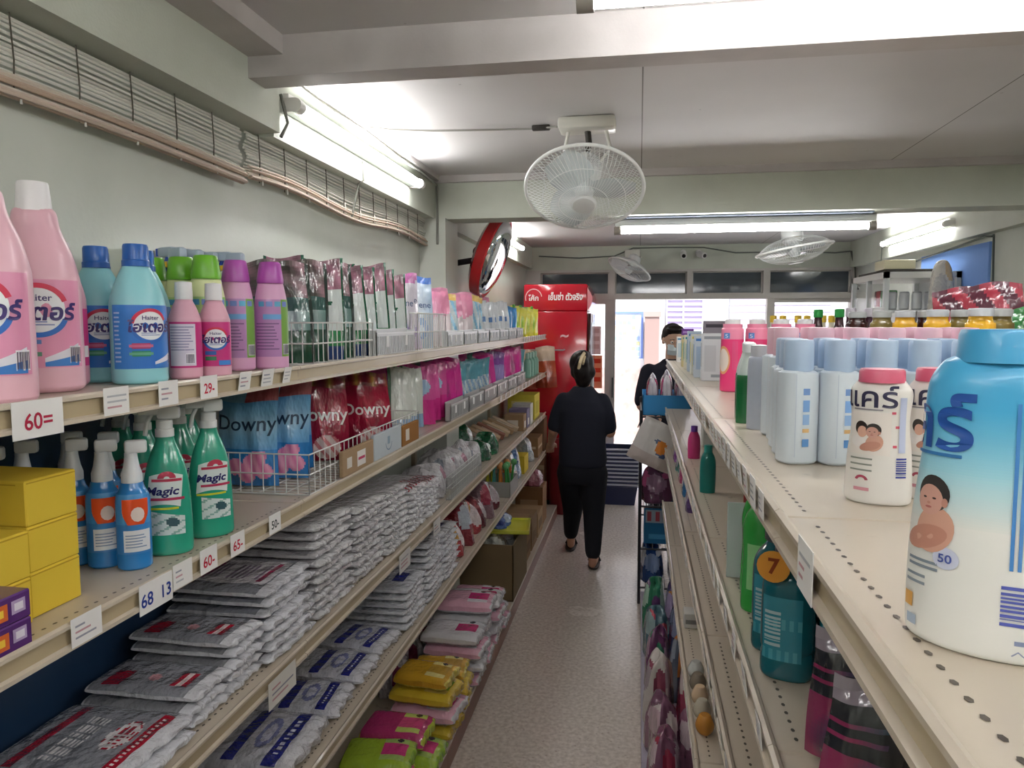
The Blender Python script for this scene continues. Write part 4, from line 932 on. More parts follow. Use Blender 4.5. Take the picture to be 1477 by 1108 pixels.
# ---------------- base shelf
def mk_cloth(c1, c2, c3, w, d, h, seed):
    def mk(label):
        T = thing('cloth_pack', label, 'cloth pack'); m, pt = slab(w, d, h, lambda x, y, z: c1 if z > -.5 and abs(x) < .47 else c2, seed, 1.2); m.build('folded_cloths', FILM, T)
        q = M(); top_print(q, pt, w, d, lambda px, py: (c3 if abs(py) < .2 else '#2c3446' if inell(px, py, .28, .3, .05, .06) < 1 else mixc(c2, '#ffffff', .3)) if .05 < px < .42 and abs(py) < .38 else None); q.build('paper_band', FILM, T, smooth=0)
        return T
    return mk
CP = [Kind(mk_cloth(*a)) for a in (('#c23a78','#b8c838','#e2508f',.24,.17,.07,41), ('#a9c83a','#8fb832','#d83f86',.24,.17,.065,42), ('#e0c33a','#c9a92c','#7fb03a',.25,.18,.06,43), ('#d8a92f','#e3cf5a','#c9a13a',.22,.16,.055,44), ('#e6b3c6','#d8d8dc','#d43a80',.26,.19,.06,45), ('#dcdce0','#c9cad0','#c9246f',.26,.19,.055,46))]
GB_ = 'wrapped cleaning cloth packs on the base shelf'
cloth = [(0,-.86,2.28,0,'pink and lime cloth pack at the bottom of the photo'),(1,-.80,2.46,0,'lime green cloth pack with pink band'),(0,-.85,2.47,.074,'pink cloth pack lying on the lime green one'),(1,-.86,2.30,.074,'lime cloth pack on the pink and lime pack'),
 (2,-.80,2.68,0,'yellow scrub pad pack with green stripe, lowest of its pile'),(4,-.79,2.68,.066,'pink bordered pad pack inside the yellow pile'),(2,-.80,2.68,.13,'yellow scrub pad pack in the middle of its pile'),(3,-.80,2.68,.195,'mustard pad pack on top of the yellow pile'),(3,-.79,2.88,0,'mustard rolled pad pack with green stripe, lowest'),(2,-.80,2.88,.06,'yellow pad pack over the mustard rolled one'),(3,-.80,2.88,.125,'mustard pad pack, top of the farther yellow pile')]
for i, x, y, z, lb in cloth: CP[i]((x, y, Z5+z), .12*math.sin(y*9), lb, GB_)
for c in range(4):
    for k in range([4,5,4,3][c]):
        CP[4 + (k % 2)]((-.80+.02*math.sin(3*c+k), 3.10+.205*c, Z5+.062*k), .1*math.sin(k*2+c), 'pink and white wrapped pack, %s of the %s pile past the yellow pads' % (['lowest','second layer','third layer','fourth layer','top layer'][k], ORD[c]), 'pink and white packs on the base shelf')
for k in range(4):
    put(lump('film_bag', 'crumpled grey film bag over the pink and white packs, %s along' % ORD[k], 'plastic bag', .12, .18, .16, patch('#bdb4ba', (.0,.5,.08,.3,'#d9d4d8'), (.85,.4,.06,.2,'#8f3a5c')), 120+k, group='grey film bags'), -1.025, 2.95+.22*k, Z5)
t = thing('storage_carton', 'open brown carton lined with clear film under the lime tray', 'box', (-.86, 4.30, Z5))
m = M()
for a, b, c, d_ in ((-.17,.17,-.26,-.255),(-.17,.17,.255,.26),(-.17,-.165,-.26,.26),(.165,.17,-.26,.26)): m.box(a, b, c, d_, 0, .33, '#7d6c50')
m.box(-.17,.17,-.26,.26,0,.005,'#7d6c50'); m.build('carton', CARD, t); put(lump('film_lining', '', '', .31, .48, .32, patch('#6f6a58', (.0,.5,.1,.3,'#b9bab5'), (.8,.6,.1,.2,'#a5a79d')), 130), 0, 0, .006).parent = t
for o in t.children:
    for q in ('label','category'):
        if q in o: del o[q]
USED.pop('', None)
t = thing('plastic_tray', 'lime yellow tray lying across the brown carton', 'tray', (-.84, 4.34, Z5+.345)); t.rotation_euler.z = .12
M().rbox(-.19, .20, -.15, .15, 0, .012, '#cfd03a', .005).build('tray_base', PLASTIC, t); m = M()
for q in ((-.19,.2,-.15,-.142),(-.19,.2,.142,.15),(.192,.2,-.15,.15),(-.19,-.182,-.15,.15)): m.box(*q, .012, .022, '#d8d94a')
m.build('tray_rim', PLASTIC, t)
put(lump('packaged_sponge_bag', 'blue wrapped bag lying on the lime tray', 'bag', .2, .18, .07, patch('#4f6fb8', (.0,.5,.1,.3,'#b9c9e0'), (.8,.4,.08,.2,'#2f3f86')), 140), -.86, 4.34, Z5+.359)
for k in range(3): carton('carton', 'brown carton on the base shelf, %s past the lime tray' % ORD[k], 'box', .30, .27, .28-.05*k, ['#9a7c5a','#8d7050','#a58763'][k], lambda m, a, b, c: (Ly(m, b, -.12, .12, c*.45, c*.52, '#c5ad8a'), Lx(m, a, -.1, .1, .05, .12, '#7d6448'))).location = (-.87, 4.80+.32*k, Z5)
carton('carton', 'small brown carton with a pink bag at the end of the base shelf', 'box', .22, .24, .30, '#8f6a48', lambda m, a, b, c: Ly(m, b, -.07, .07, .1, .2, '#b39270')).location = (-.84, 5.78, Z5)
put(lump('wrapped_goods_bag', 'pink clear bag on the small brown carton', 'bag', .18, .2, .12, patch('#a85a6a', (.0,.5,.1,.3,'#dcc3c9'), (.8,.4,.08,.2,'#c9848f')), 150), -.84, 5.78, Z5+.301)
# ---------------- price tags on the wall shelving
big = dict(col='#eeeceb')
tags(WALLBAYS, 0, [.853,1.003,1.13,1.25,1.377,1.47,1.56,1.645], 1, {.853: dict(txt='60=', w=.085, h=.05, drop=.008), 1.003: dict(w=.055, h=.042), 1.13: dict(w=.052, h=.042), 1.25: dict(txt='29-', w=.055, h=.042, ink='#c0203a')})
tags(WALLBAYS, 1, [.92,1.077,1.15,1.23,1.331,1.485], 1, {.92: dict(w=.06, h=.042), 1.077: dict(txt='68  13', w=.085, h=.05, ink='#2b3f8f', drop=.008), 1.15: dict(w=.055, h=.044), 1.23: dict(txt='60-', w=.055, h=.046, ink='#c0203a'), 1.331: dict(txt='65-', w=.052, h=.044, ink='#c0203a'), 1.485: dict(txt='50-', w=.052, h=.042, ink='#3f4a46')})
tags(WALLBAYS, 2, [1.5,2.39,2.8], 1, {1.5: dict(w=.13, h=.062, drop=.03, col='#dedbd2'), 2.39: dict(w=.12, h=.065, drop=.03, col='#dcdad6'), 2.8: dict(w=.10, h=.06, drop=.025, col='#dcdad6')})
tags(WALLBAYS, 0, [5.1+.11*k for k in range(11)], 1); tags(WALLBAYS, 1, [4.2+.16*k for k in range(12)], 1); tags(WALLBAYS, 2, [5.0+.2*k for k in range(6)], 1)
# ------------------------------------------------------------------ middle shelving, top
R1, R2, R3, R4, R5 = RZ[0]+ZS, RZ[1]+ZS, RZ[2]+ZS, RZ[3]+ZS, .10+ZS
def baby(m, S, s0, z0, k, lift=2, two=False):
    """Printed photo of an infant held to a shoulder: dark hair, face, bare arm and back."""
    def el(cs, cz, rs, rz, col, l, a=0):
        m.grid(lambda u, v: S(s0+k*(cs+math.sqrt(v)*(rs*math.cos(2*PI*u)*math.cos(a)-rz*math.sin(2*PI*u)*math.sin(a))), z0+k*(cz+math.sqrt(v)*(rs*math.cos(2*PI*u)*math.sin(a)+rz*math.sin(2*PI*u)*math.cos(a))), l), 22, 3, col)
    if two:
        el(-.62, .45, .34, .42, '#2f2622', lift); el(-.55, .22, .26, .34, '#d3a591', lift+.3); el(-.7, -.35, .5, .35, '#e7e2de', lift)
    el(.05, -.42, .40, .52, '#c99a86', lift+.2, -.3); el(-.15, -.62, .52, .26, '#b98472', lift+.4, .35)
    el(.0, .36, .36, .40, '#33302f', lift+.5); el(-.05, .22, .29, .33, '#c8998a', lift+.8); el(.27, .2, .06, .1, '#b98676', lift+.8)
    for dx in (-.16, .06): el(dx, .26, .045, .022, '#3a2a28', lift+1.1)
    el(-.06, .06, .075, .025, '#a8605c', lift+1.1); el(-.06, .15, .04, .03, '#b98473', lift+1.1)
CARE = [(.047,0),(.0515,.005),(.0522,.03),(.0518,.06),(.0505,.085),(.048,.11),(.0455,.135),(.0447,.15),(.0447,.165),(.0428,.18),(.036,.192),(.030,.196)]
def big_col(z):
    return mixc(mixc('#dfe0da', '#9fd0dc', (z-.085)/.035), '#44a3cf', (z-.118)/.045) if z > .085 else '#e2e2dc'
def mk_big(label):
    def dec(m, S):
        m.text('แคร์', .048, onS(S, -.052, .150, 2), '#23509a', bold=.025); decal(m, S, -.06, -.018, .130, .1322, 8, 1, '#2f6fa8', 2)
        baby(m, S, -.034, .093, .031)
        m.grid(lambda u, v: S(-.024+.0075*math.sqrt(v)*math.cos(2*PI*u), .0625+.0075*math.sqrt(v)*math.sin(2*PI*u), 2), 16, 2, '#c3c8da'); m.text('50', .008, onS(S, -.024, .0622, 3), '#4a5aa0', bold=.02)
        for k in range(2): decal(m, S, -.052, -.024-.004*k, .056-.004*k, .058-.004*k, 6, 1, '#7f8a94', 2)
        for k in range(2): decal(m, S, -.054, -.036, .045-.005*k, .047-.005*k, 6, 1, '#8a949c', 2)
        decal(m, S, -.056, -.046, .022, .032, 3, 2, '#e0a855', 2); decal(m, S, -.052, -.042, .010, .017, 3, 2, '#9fb0c4', 2)
        for k in range(9): decal(m, S, .006+.0036*k, .0078+.0036*k, .062, .168-.004*(k % 4), 1, 10, '#4f86c4' if k else '#3f7fc0', 2)
        bars(m, S, .003, .034, .026, .052, '#4a55a8', 9, 2); decal(m, S, .010, .024, .014, .017, 3, 1, '#7f8aa8', 2)
        m.text('↑', .010, onS(S, .012, .006, 2), '#8a94b0'); decal(m, S, .018, .022, .003, .010, 2, 1, '#8a94b0', 2)
    t = bottle('powder_bottle', label, 'bottle', CARE, big_col, [(.0290,.193),(.0285,.197),(.0275,.211),(.0262,.2145),(.001,.215)], '#3f9dcb', sy=.66, n=56, spl=14, decals=dec)
    return t
Kind(mk_big)((.240, .536, R1), -.40, 'big blue to white powder bottle at the front of the middle shelf')
def mk_care(label):
    def dec(m, S):
        m.text('แคร์', .034, onS(S, -.010, .128, 2), '#2f2d4a', bold=.012); decal(m, S, -.026, .004, .114, .1155, 8, 1, '#8d8a92', 2)
        decal(m, S, -.03, .012, .060, .112, 8, 8, lambda u, v: '#e6dfd8', 1.4); baby(m, S, -.004, .083, .020, 2, True)
        for k in range(3): decal(m, S, -.028, -.004, .054-.007*k, .056-.007*k, 5, 1, '#8a8f86', 2)
        ring(m, S, -.014, .028, .004, .007, .2, 2.9, '#a8485c', 10); decal(m, S, -.022, -.006, .016, .020, 4, 1, '#c98a96', 2)
        decal(m, S, .020, .028, .064, .13, 2, 6, '#b7c0da', 2); bars(m, S, .018, .030, .034, .058, '#3f4a9a', lift=2)
        for a, b in ((.012,.11),(.016,.093),(.014,.07)): decal(m, S, a, a+.004, b, b+.003, 1, 1, '#c9566a', 2)
    t = bottle('powder_bottle', label, 'bottle', [(.034,0),(.037,.004),(.0375,.02),(.0355,.06),(.0325,.09),(.0325,.11),(.0345,.128),(.0335,.138),(.028,.146),(.026,.149)], '#e3e0da', [(.0262,.147),(.0258,.150),(.0255,.160),(.024,.163),(.001,.1635)], '#d4607c', sy=.7, n=40, spl=8, decals=dec)
    return t
CW = Kind(mk_care)
CW((.292, .955, R1), -.38, 'white powder bottle with pink cap and printed mother and baby, whole in view')
CW((.366, .982, R1), -.42, 'white powder bottle with pink cap half hidden by the big blue bottle')
def mk_pale(cap):
    def mk(label):
        def dec(m, S):
            for k, (z0, z1, c) in enumerate([(.108,.118,'#6f93c9'),(.082,.10,'#7aa6dd'),(.062,.078,'#8fb4df'),(.028,.04,'#5a92cf'),(.05,.056,'#d8b27a')]): decal(m, S, -.006, .004, z0, z1, 2, 2, c, 1.5)
            decal(m, S, -.016, -.0152, .012, .14, 1, 6, '#b9c6d6', 1.5)
        return bottle('lotion_bottle', label, 'bottle', [(.025,0),(.0285,.004),(.029,.015),(.029,.13),(.0275,.14),(.022,.145)], '#d3dee6', [(.0222,.143),(.0225,.150),(.0222,.188),(.0205,.192),(.001,.193)], cap, sy=.9, pw=2.8, decals=dec)
    return mk
PALE = Kind(mk_pale('#a9bfd8')); PNK = Kind(mk_pale('#e0b6c4'))
rows_ = ['front row','second row','third row']
for r in range(3):
    for k in range(5):
        PALE((.246+.0605*k+.006*r, 1.205+.068*r, R1), .35, 'pale blue lotion bottle in the %s, %s from the shelf lip' % (rows_[r], ORD[k]), 'pale blue lotion bottles')
for r in range(2):
    for k in range(6):
        PNK((.268+.0605*k, 1.425+.068*r, R1), .35, 'pale bottle with pink cap in the %s behind the pale blue ones, %s along' % (['nearer row','farther row'][r], ORD[k]), 'pink capped pale bottles').scale = (1, 1, 1.09)
TUB = Kind(lambda l: bottle('lotion_tube', l, 'tube', [(.022,0),(.024,.004),(.0235,.13),(.019,.15)], '#aeb6c3', [(.019,.149),(.0185,.172),(.001,.174)], '#c9ccd3', sy=.9))
TUB((.246, 1.505+.07, R1), 0, 'grey plastic tube standing beside the green topped bottles', 'grey tubes')
def mk_gb(label):
    t = bottle('mouthwash_bottle', label, 'bottle', [(.022,0),(.0265,.004),(.0265,.088),(.0255,.105)], '#176a3a', None, None, sy=.8, pw=3, mat=GLOSS)
    M().lathe(spline([(.0255,.105),(.023,.12),(.015,.145),(.0125,.155)], 5), '#c3cfc9', 22, 1, .8, caps=False).build('clear_neck', GLOSS, t)
    M().lathe([(.0135,.154),(.0135,.172),(.011,.175),(.001,.176)], '#dfe3e4', 18).build('cap', PLASTIC, t)
    m = M(); S = Surf([(.0265,0),(.0265,.1)], 1, .8, pw=3); decal(m, S, .005, .022, .02, .08, 4, 3, '#b9cfc0', 1); m.build('printed_label', PAPER, t); return t
GRB = Kind(mk_gb)
for k, (x, y) in enumerate([(.238,1.665),(.245,1.735),(.305,1.70)]): GRB((x, y, R1), -.2, ['green bottle with clear neck at the shelf lip','green bottle with clear neck right behind the lip one','green bottle with clear neck beside the pale bottles'][k], 'green mouthwash bottles')
def mk_hot(label):
    def dec(m, S):
        m.grid(lambda u, v: S(-.026+.022*math.sqrt(v)*math.cos(2*PI*u), .10+.045*math.sqrt(v)*math.sin(2*PI*u), 1.5), 20, 3, lambda u, v: '#e6d9cf' if v < .75 else '#e0a070')
        decal(m, S, -.024, -.006, .168, .186, 4, 2, '#5b8fd0', 1.6); m.text('ร', .02, onS(S, -.015, .177, 2.5), '#e8eef6')
        for k in range(4): decal(m, S, .002+.004*k, .0035+.004*k, .07, .16, 1, 4, '#d5608c', 1.5)
    return bottle('shower_bottle', label, 'bottle', [(.031,0),(.0355,.004),(.036,.02),(.0355,.10),(.0345,.19),(.033,.198),(.030,.203),(.0305,.214)], lambda z: '#e03f78' if z < .17 else '#e88aa8', [(.024,.213),(.024,.226),(.02,.229),(.001,.23)], '#dcdfe0', sy=.8, decals=dec, mat=GLOSS)
HOT = Kind(mk_hot)
for k in range(4): HOT((.292+.077*k, 2.42+.02*k, R1), -.15, 'bright pink bottle with clear cap, %s of four from the shelf lip' % ORD[k], 'bright pink bottles')
bx = [('white medicine box with grey print, largest of the boxes',.275,2.85,.085,.05,.178,'#cfd3d6','#8f979d'),('white and blue box behind the largest white box',.252,3.02,.07,.05,.165,'#c6d0da','#4f7fc0'),('tall dark topped box behind the white boxes',.31,3.12,.10,.05,.225,'#8d8790','#4a464e'),('white box with yellow stripe',.246,3.20,.06,.05,.17,'#d9dbd2','#d8c83a'),('pale blue slim box beside the yellow striped one',.244,3.38,.06,.05,.18,'#b9c9d6','#3f6fb0'),('cream box with teal cap band',.238,3.56,.055,.05,.16,'#ddd8c4','#2f8f9a'),('yellow and teal box near the far end',.236,3.74,.055,.05,.155,'#d8cc9a','#2f9aa8'),('purple box near the far end of the top shelf',.25,3.95,.06,.05,.185,'#6a3f8a','#a07fc0'),('white narrow box at the far end of the top shelf',.23,4.15,.05,.05,.14,'#dcdcd8','#3f7fa8')]
for lb, x, y, a, b, c, c1, c2 in bx:
    carton('product_box', lb, 'box', a, b, c, c1, lambda m, A, B, Cc, c2=c2: (Ly(m, B, -A*.42, A*.42, Cc*.88, Cc*.94, c2), Ly(m, B, -A*.4, A*.1, Cc*.2, Cc*.75, mixc(c1, c2, .25)), Ly(m, B, -A*.1, A*.3, Cc*.08, Cc*.14, c2), m.box(-A/2-.0008, -A/2-.0002, -B*.4, B*.4, Cc*.3, Cc*.8, mixc(c1, c2, .5))), mat=PAPER).location = (x, y, R1)
# far side of the top: jars and sauce bottles
def mk_jar(body, capc, liq=None):
    return lambda l: bottle('sauce_jar', l, 'jar', [(.028,0),(.032,.004),(.033,.02),(.033,.20),(.030,.215),(.026,.225),(.0255,.235)], lambda z: body if z < .205 else (liq or mixc(body, '#c6c6c0', .4)), [(.027,.234),(.0275,.237),(.0275,.25),(.025,.253),(.001,.254)], capc, mat=GLOSS, decals=lambda m, S: (decal(m, S, -.03, .03, .12, .19, 10, 4, mixc(body, '#ffffff', .2), 1), decal(m, S, -.012, .012, .14, .17, 4, 3, mixc(body, '#7a3a20', .5), 2)))
JY = Kind(mk_jar('#e3b42a', '#b9bfc4', '#d9a82a')); JO = Kind(mk_jar('#6a5f2f', '#aeb3b3', '#7d6f3a')); JD = Kind(mk_jar('#4a2219', '#b3b7b8', '#3a1a16'))
def mk_sauce(capc, body='#3a1420'):
    return lambda l: bottle('sauce_bottle', l, 'bottle', [(.030,0),(.033,.004),(.033,.13),(.030,.165),(.018,.20),(.0145,.225),(.014,.24)], body, [(.017,.238),(.0175,.242),(.0175,.266),(.015,.269),(.001,.27)], capc, mat=GLOSS)
SG = Kind(mk_sauce('#2f9a4a')); SP = Kind(mk_sauce('#c9c6cf', '#3d1a2e')); SB = Kind(mk_sauce('#d3d3d3', '#b5432f'))
far = [(SG,.690,3.05,'dark sauce bottle with green cap, farther of two'),(SG,.738,2.93,'dark sauce bottle with green cap, nearer of two'),(SP,.722,2.72,'dark purple bottle with clear cap beside the green capped ones'),(SP,.792,2.75,'dark purple bottle with clear cap next to the red one'),(SB,.775,2.60,'red bottle with pale cap among the dark bottles'),
 (JO,.735,2.43,'olive jar with clear lid beside the dark bottles'),(JY,.765,2.32,'yellow labelled jar with clear lid, farthest of three'),(JD,.835,2.345,'dark red jar between two yellow jars'),(JY,.79,2.15,'yellow labelled jar with clear lid, middle of three'),(JO,.86,2.175,'olive brown jar behind the middle yellow jar'),(JY,.815,1.955,'yellow labelled jar with clear lid, nearest of three'),(JO,.885,2.02,'olive jar behind the nearest yellow jar'),(SB,.955,1.95,'orange red bottle beside the green bag'),(JD,.70,2.56,'dark jar beside the red bottle')]
for kd, x, y, lb in far: kd((x+.0, y, R1), -.3, lb, 'jars and sauce bottles on the far side')
SY = Kind(lambda l: bottle('seasoning_bottle', l, 'bottle', [(.024,0),(.027,.004),(.027,.15),(.02,.18),(.013,.2),(.013,.22)], '#d9d4c2', [(.0155,.219),(.0155,.25),(.001,.252)], '#dcb93a', decals=lambda m, S: decal(m, S, -.03, .03, .12, .16, 8, 3, '#c9a02f', 1)))
for k in range(6): SY((.62+.055*k+.0*(k % 2), 3.62+.07*(k % 2), R1), 0, 'pale bottle with yellow cap behind the pink bottles, %s from the door glass' % ORD[k], 'yellow capped pale bottles')
pk('snackm', lambda l: pouch('snack_bag', l, 'bag', .15, .30, .09, lambda u, v: '#5a2a3a' if (u*2+v*3) % 1 < .55 else ('#a83a4a' if v > .5 else '#cfc0b8'), seed=71)); pk('snackg', lambda l: pouch('snack_bag', l, 'bag', .13, .25, .09, lambda u, v: '#2f7a3a' if u > .55 else '#8f9a9a', seed=72))
for k, (c, x, y) in enumerate([('snackm',.955,2.40),('snackm',.975,2.25),('snackg',.955,2.09),('snackm',1.0,1.80)]): K[c]((x, y, R1), -.4, ['maroon snack bag standing behind the yellow jars','maroon snack bag in the middle of the three','green and silver snack bag beside the nearest yellow jar','maroon snack bag at the photo edge above the big bottle'][k], 'snack bags on the far side')
# ---------------- lower levels of the middle shelving
def mk_teal(label):
    def dec(m, S): decal(m, S, -.03, .02, .03, .12, 10, 6, lambda u, v: '#2f7f8f' if (u*5+v*7) % 1 < .7 else '#4a98a5', 1); bars(m, S, -.026, -.006, .05, .10, '#9fb9bd', lift=2)
    return bottle('cleaner_bottle', label, 'bottle', spline([(.031,0),(.036,.006),(.036,.03),(.034,.04),(.036,.05),(.036,.12),(.032,.145),(.020,.162),(.016,.168)], 2), '#0f5a66', [(.018,.167),(.021,.17),(.021,.195),(.018,.198),(.001,.199)], '#4a4d50', sy=.95, pw=3, mat=GLOSS, decals=dec)
TEAL = Kind(mk_teal)
for r in range(2):
    for k in range(4): TEAL((.215+.077*k, 1.065+.085*r, R2), -.3, 'dark teal bottle with grey cap, %s row, %s from the shelf lip' % (['front','back'][r], ORD[k]), 'dark teal bottles')
t = thing('hang_tag', 'orange round tag on the neck of the teal bottle at the lip', 'tag', (.186, 1.03, R2+.165), -.35)
M().lathe([(.022,-.0008),(.022,.0008)], '#d08f3a', 20, tf=Matrix.Rotation(PI/2, 4, 'X')).build('disc', PAPER, t); M().text('7', .03, lambda x, y: Vector((x, -.0014, y)), '#8a3f1f', bold=.03).build('lettering', PAPER, t, smooth=0)
GN = Kind(lambda l: bottle('dish_soap_bottle', l, 'bottle', [(.030,0),(.034,.005),(.033,.05),(.031,.10),(.033,.14),(.026,.17),(.014,.185)], '#2fa03f', [(.015,.184),(.015,.205),(.008,.215),(.001,.216)], '#cfd6cf', sy=.75, mat=GLOSS, decals=lambda m, S: decal(m, S, -.02, .02, .04, .12, 8, 4, '#8fd08a', 1)))
for k, (x, y) in enumerate([(.215,1.30),(.285,1.31),(.225,1.385)]): GN((x, y, R2), -.3, ['bright green bottle at the lip behind the teal ones','bright green bottle second from the lip','bright green bottle behind the green one at the lip'][k], 'bright green bottles')
tag(M().rbox(-.06, .06, -.003, .003, 0, .15, '#b9c4c2', .002).build('shelf_divider', PLASTIC), 'pale upright divider sheet beside the bright green bottles', 'divider'); bpy.data.objects['shelf_divider'].location = (.235, 1.46, R2)
pk('refill', lambda l: pouch('refill_pouch', l, 'pouch', .085, .15, .045, lambda u, v: '#8f8490' if v > .86 else ('#2c2d31' if v > .5 and not (abs((v*9) % 1-.5) < .12 and u < .7) else mixc('#8a2f55', '#1b4f5c', (u-.2)*1.6+.3*math.sin(9*v))), seed=75, spout='#26262a'))
for k, (x, y) in enumerate([(.222,.735),(.31,.75),(.235,.845),(.33,.86)]): K['refill']((x, y, R2), -.4, ['dark refill pouch with black cap at the photo bottom, nearest the lip','dark refill pouch beside the one at the lip','dark refill pouch behind the one at the lip','dark refill pouch in the back corner beside teal bottles'][k], 'refill pouches')
t = thing('air_freshener', 'grey hanging freshener under the middle top shelf', 'freshener', (.33, 1.95, R2)); M().lathe(spline([(.03,0),(.036,.05),(.034,.12),(.02,.17)], 5), '#6f726c', 20).build('body', PLASTIC, t); M().lathe([(.02,.168),(.02,.19),(.001,.192)], '#c2c0bb', 16).build('cap', PLASTIC, t)
t = thing('brush_set', 'navy brush set in a red wire holder on the middle second shelf', 'brush set', (.31, 1.74, R2)); M().rbox(-.03, .05, -.04, .04, 0, .07, '#22305a', .01).build('tray', PLASTIC, t)
m = M()
for z in (.075,.1,.125): m.tube([(-.07,-.045,z),(.02,-.045,z)], .003, '#a83a3a', 6)
for x in (-.07,-.04,-.01,.02): m.tube([(x,-.045,.0),(x,-.045,.125)], .003, '#a83a3a', 6)
m.build('wire_holder', ENAMEL, t); M().lathe([(.02,.07),(.022,.08),(.022,.15),(.014,.17),(.001,.171)], '#b7bcc0', 16, o=(.012,.0,0)).build('bottle_refill', PLASTIC, t)
for k, (x, y) in enumerate([(.30,3.05),(.395,3.10)]): carton('product_box', ['grey white carton on the second level near the glass upright','grey white carton beside its twin on the second level'][k], 'box', .085, .09, .165, '#b9bab4', lambda m, a, b, c: Ly(m, b, -.03, .03, .05, .12, '#9a9b96')).location = (x, y, R2)
Kind(lambda l: bottle('cleaner_bottle', l, 'bottle', [(.018,0),(.022,.004),(.022,.09),(.012,.12)], '#1f7f78', [(.012,.119),(.012,.14),(.001,.142)], '#2f8f86'))((.205, 2.2, R2), 0, 'small teal green bottle alone on the second level')
Kind(lambda l: bottle('cleaner_bottle', l, 'bottle', [(.018,0),(.022,.004),(.022,.07),(.012,.10)], '#c9407f', [(.012,.099),(.012,.12),(.001,.122)], '#6a3f9a'))((.205, 2.75, R2), 0, 'small pink bottle with purple cap on the second level')
for k in range(5):
    c = ['#c98a3a','#b9b2a2','#d3b89a','#8a7f6f','#c2c4bf'][k]; o = M().lathe(spline([(.014,0),(.022,.01),(.024,.025),(.016,.045),(.012,.05)], 4), c, 16).build('ornament_jar', GLOSS); tag(o, 'tiny %s jar on the fourth level, %s from the door' % (['amber','cream','peach','brown','white'][k], ORD[4-k]), 'jar'); o.location = (.18, 1.86+.075*k, R4)
carton('price_box', 'small white box with faint print on the fourth level', 'box', .045, .07, .05, '#cfcdc8', lambda m, a, b, c: Ly(m, b, -.018, .018, .015, .03, '#8a8a88'), mat=PAPER).location = (.19, 2.55, R4)
for k in range(5):
    c = ['#5a3f7a','#2f6a9a','#b8487a','#3f7f7a','#8a4a9a'][k]
    put(lump('sachet_strip', 'hanging sachet strip on the third level, %s from the camera' % ORD[k], 'sachets', .07, .10, .12, patch(c, (.5,.4,.1,.3,'#c9c4cc'), (.3,.6,.08,.2,mixc(c,'#ffffff',.4))), 300+k, group='sachets on the third level'), .225, 2.9+.26*k, R3)
# base shelf bags
bgc = [('#8a5a72','#c9b3bd','#a83a52'),('#7f566c','#c2a8b2','#d8d0cc'),('#93647a','#cfbcc2','#a84a62'),('#b03058','#e6d8d6','#2f7f5a'),('#c9c2bc','#a89aa0','#8f4a5c'),('#5f6a7c','#9aa5b5','#d88a4a'),('#6f3f66','#b89ab0','#3f8a6a'),('#39406a','#8f98b8','#d8963a'),('#4f6f7a','#9ab3b5','#c94a5a'),('#5a4a7a','#a89ac0','#c98a4a'),('#2f7a5a','#a8c9b8','#5a3a6a')]
bgp = [(.105,2.46,.20),(.105,2.66,.22),(.22,2.60,.2),(.225,2.86,.32),(.10,2.93,.26),(.21,3.12,.28),(.10,3.20,.25),(.215,3.38,.3),(.10,3.47,.24),(.20,3.65,.3),(.10,3.75,.28)]
for k in range(11):
    x, y, h = bgp[k]; c = bgc[k]
    put(lump('snack_bag', '%s goods bag on the low base shelf, %s from the photo bottom' % (['mauve','mauve pink','dusky pink','red and white','cream and grey','grey blue','plum','navy and orange','teal grey','violet','green and plum'][k], ORD[k]), 'bag', .11, .17, h, patch(c[0], (.55,.55,.12,.22,c[1]), (.8,.4,.07,.25,c[2]), (.6,.75,.07,.12,c[2]), (.95,.5,.08,.3,c[1])), 200+k, FILM, rough=.12), x, y, R5, .3*math.sin(k))
for k in range(3):
    put(lump('snack_bag', ['blue and pink bag cut off at the photo bottom','violet bag beside the one at the photo bottom','pink bag hidden under the fourth level'][k], 'bag', .10, .16, .12, patch(['#3f6f9a','#6a4a8a','#c05a86'][k], (.5,.5,.1,.2,'#c9b3c9'), (.8,.5,.08,.2,'#b8486a')), 230+k, FILM), [.10,.215,.10][k], [2.24,2.24,2.05][k], R5)
# price tags along the middle shelving lips
s_ = [.0]
tags(AISLEBAYS, 0, [.86-.16, .95,1.02] + [1.09+.068*k for k in range(12)] + [1.95+.085*k for k in range(27)], -1, {.70: dict(w=.06, h=.05, ink='#c8506a')})
tags(AISLEBAYS, 1, [.78,.92,1.05,1.17,1.28] + [1.40+.085*k for k in range(34)], -1)
tags(AISLEBAYS, 2, [1.1+.11*k for k in range(29)], -1)
tags(AISLEBAYS, 3, [1.5+.10*k for k in range(28)], -1)
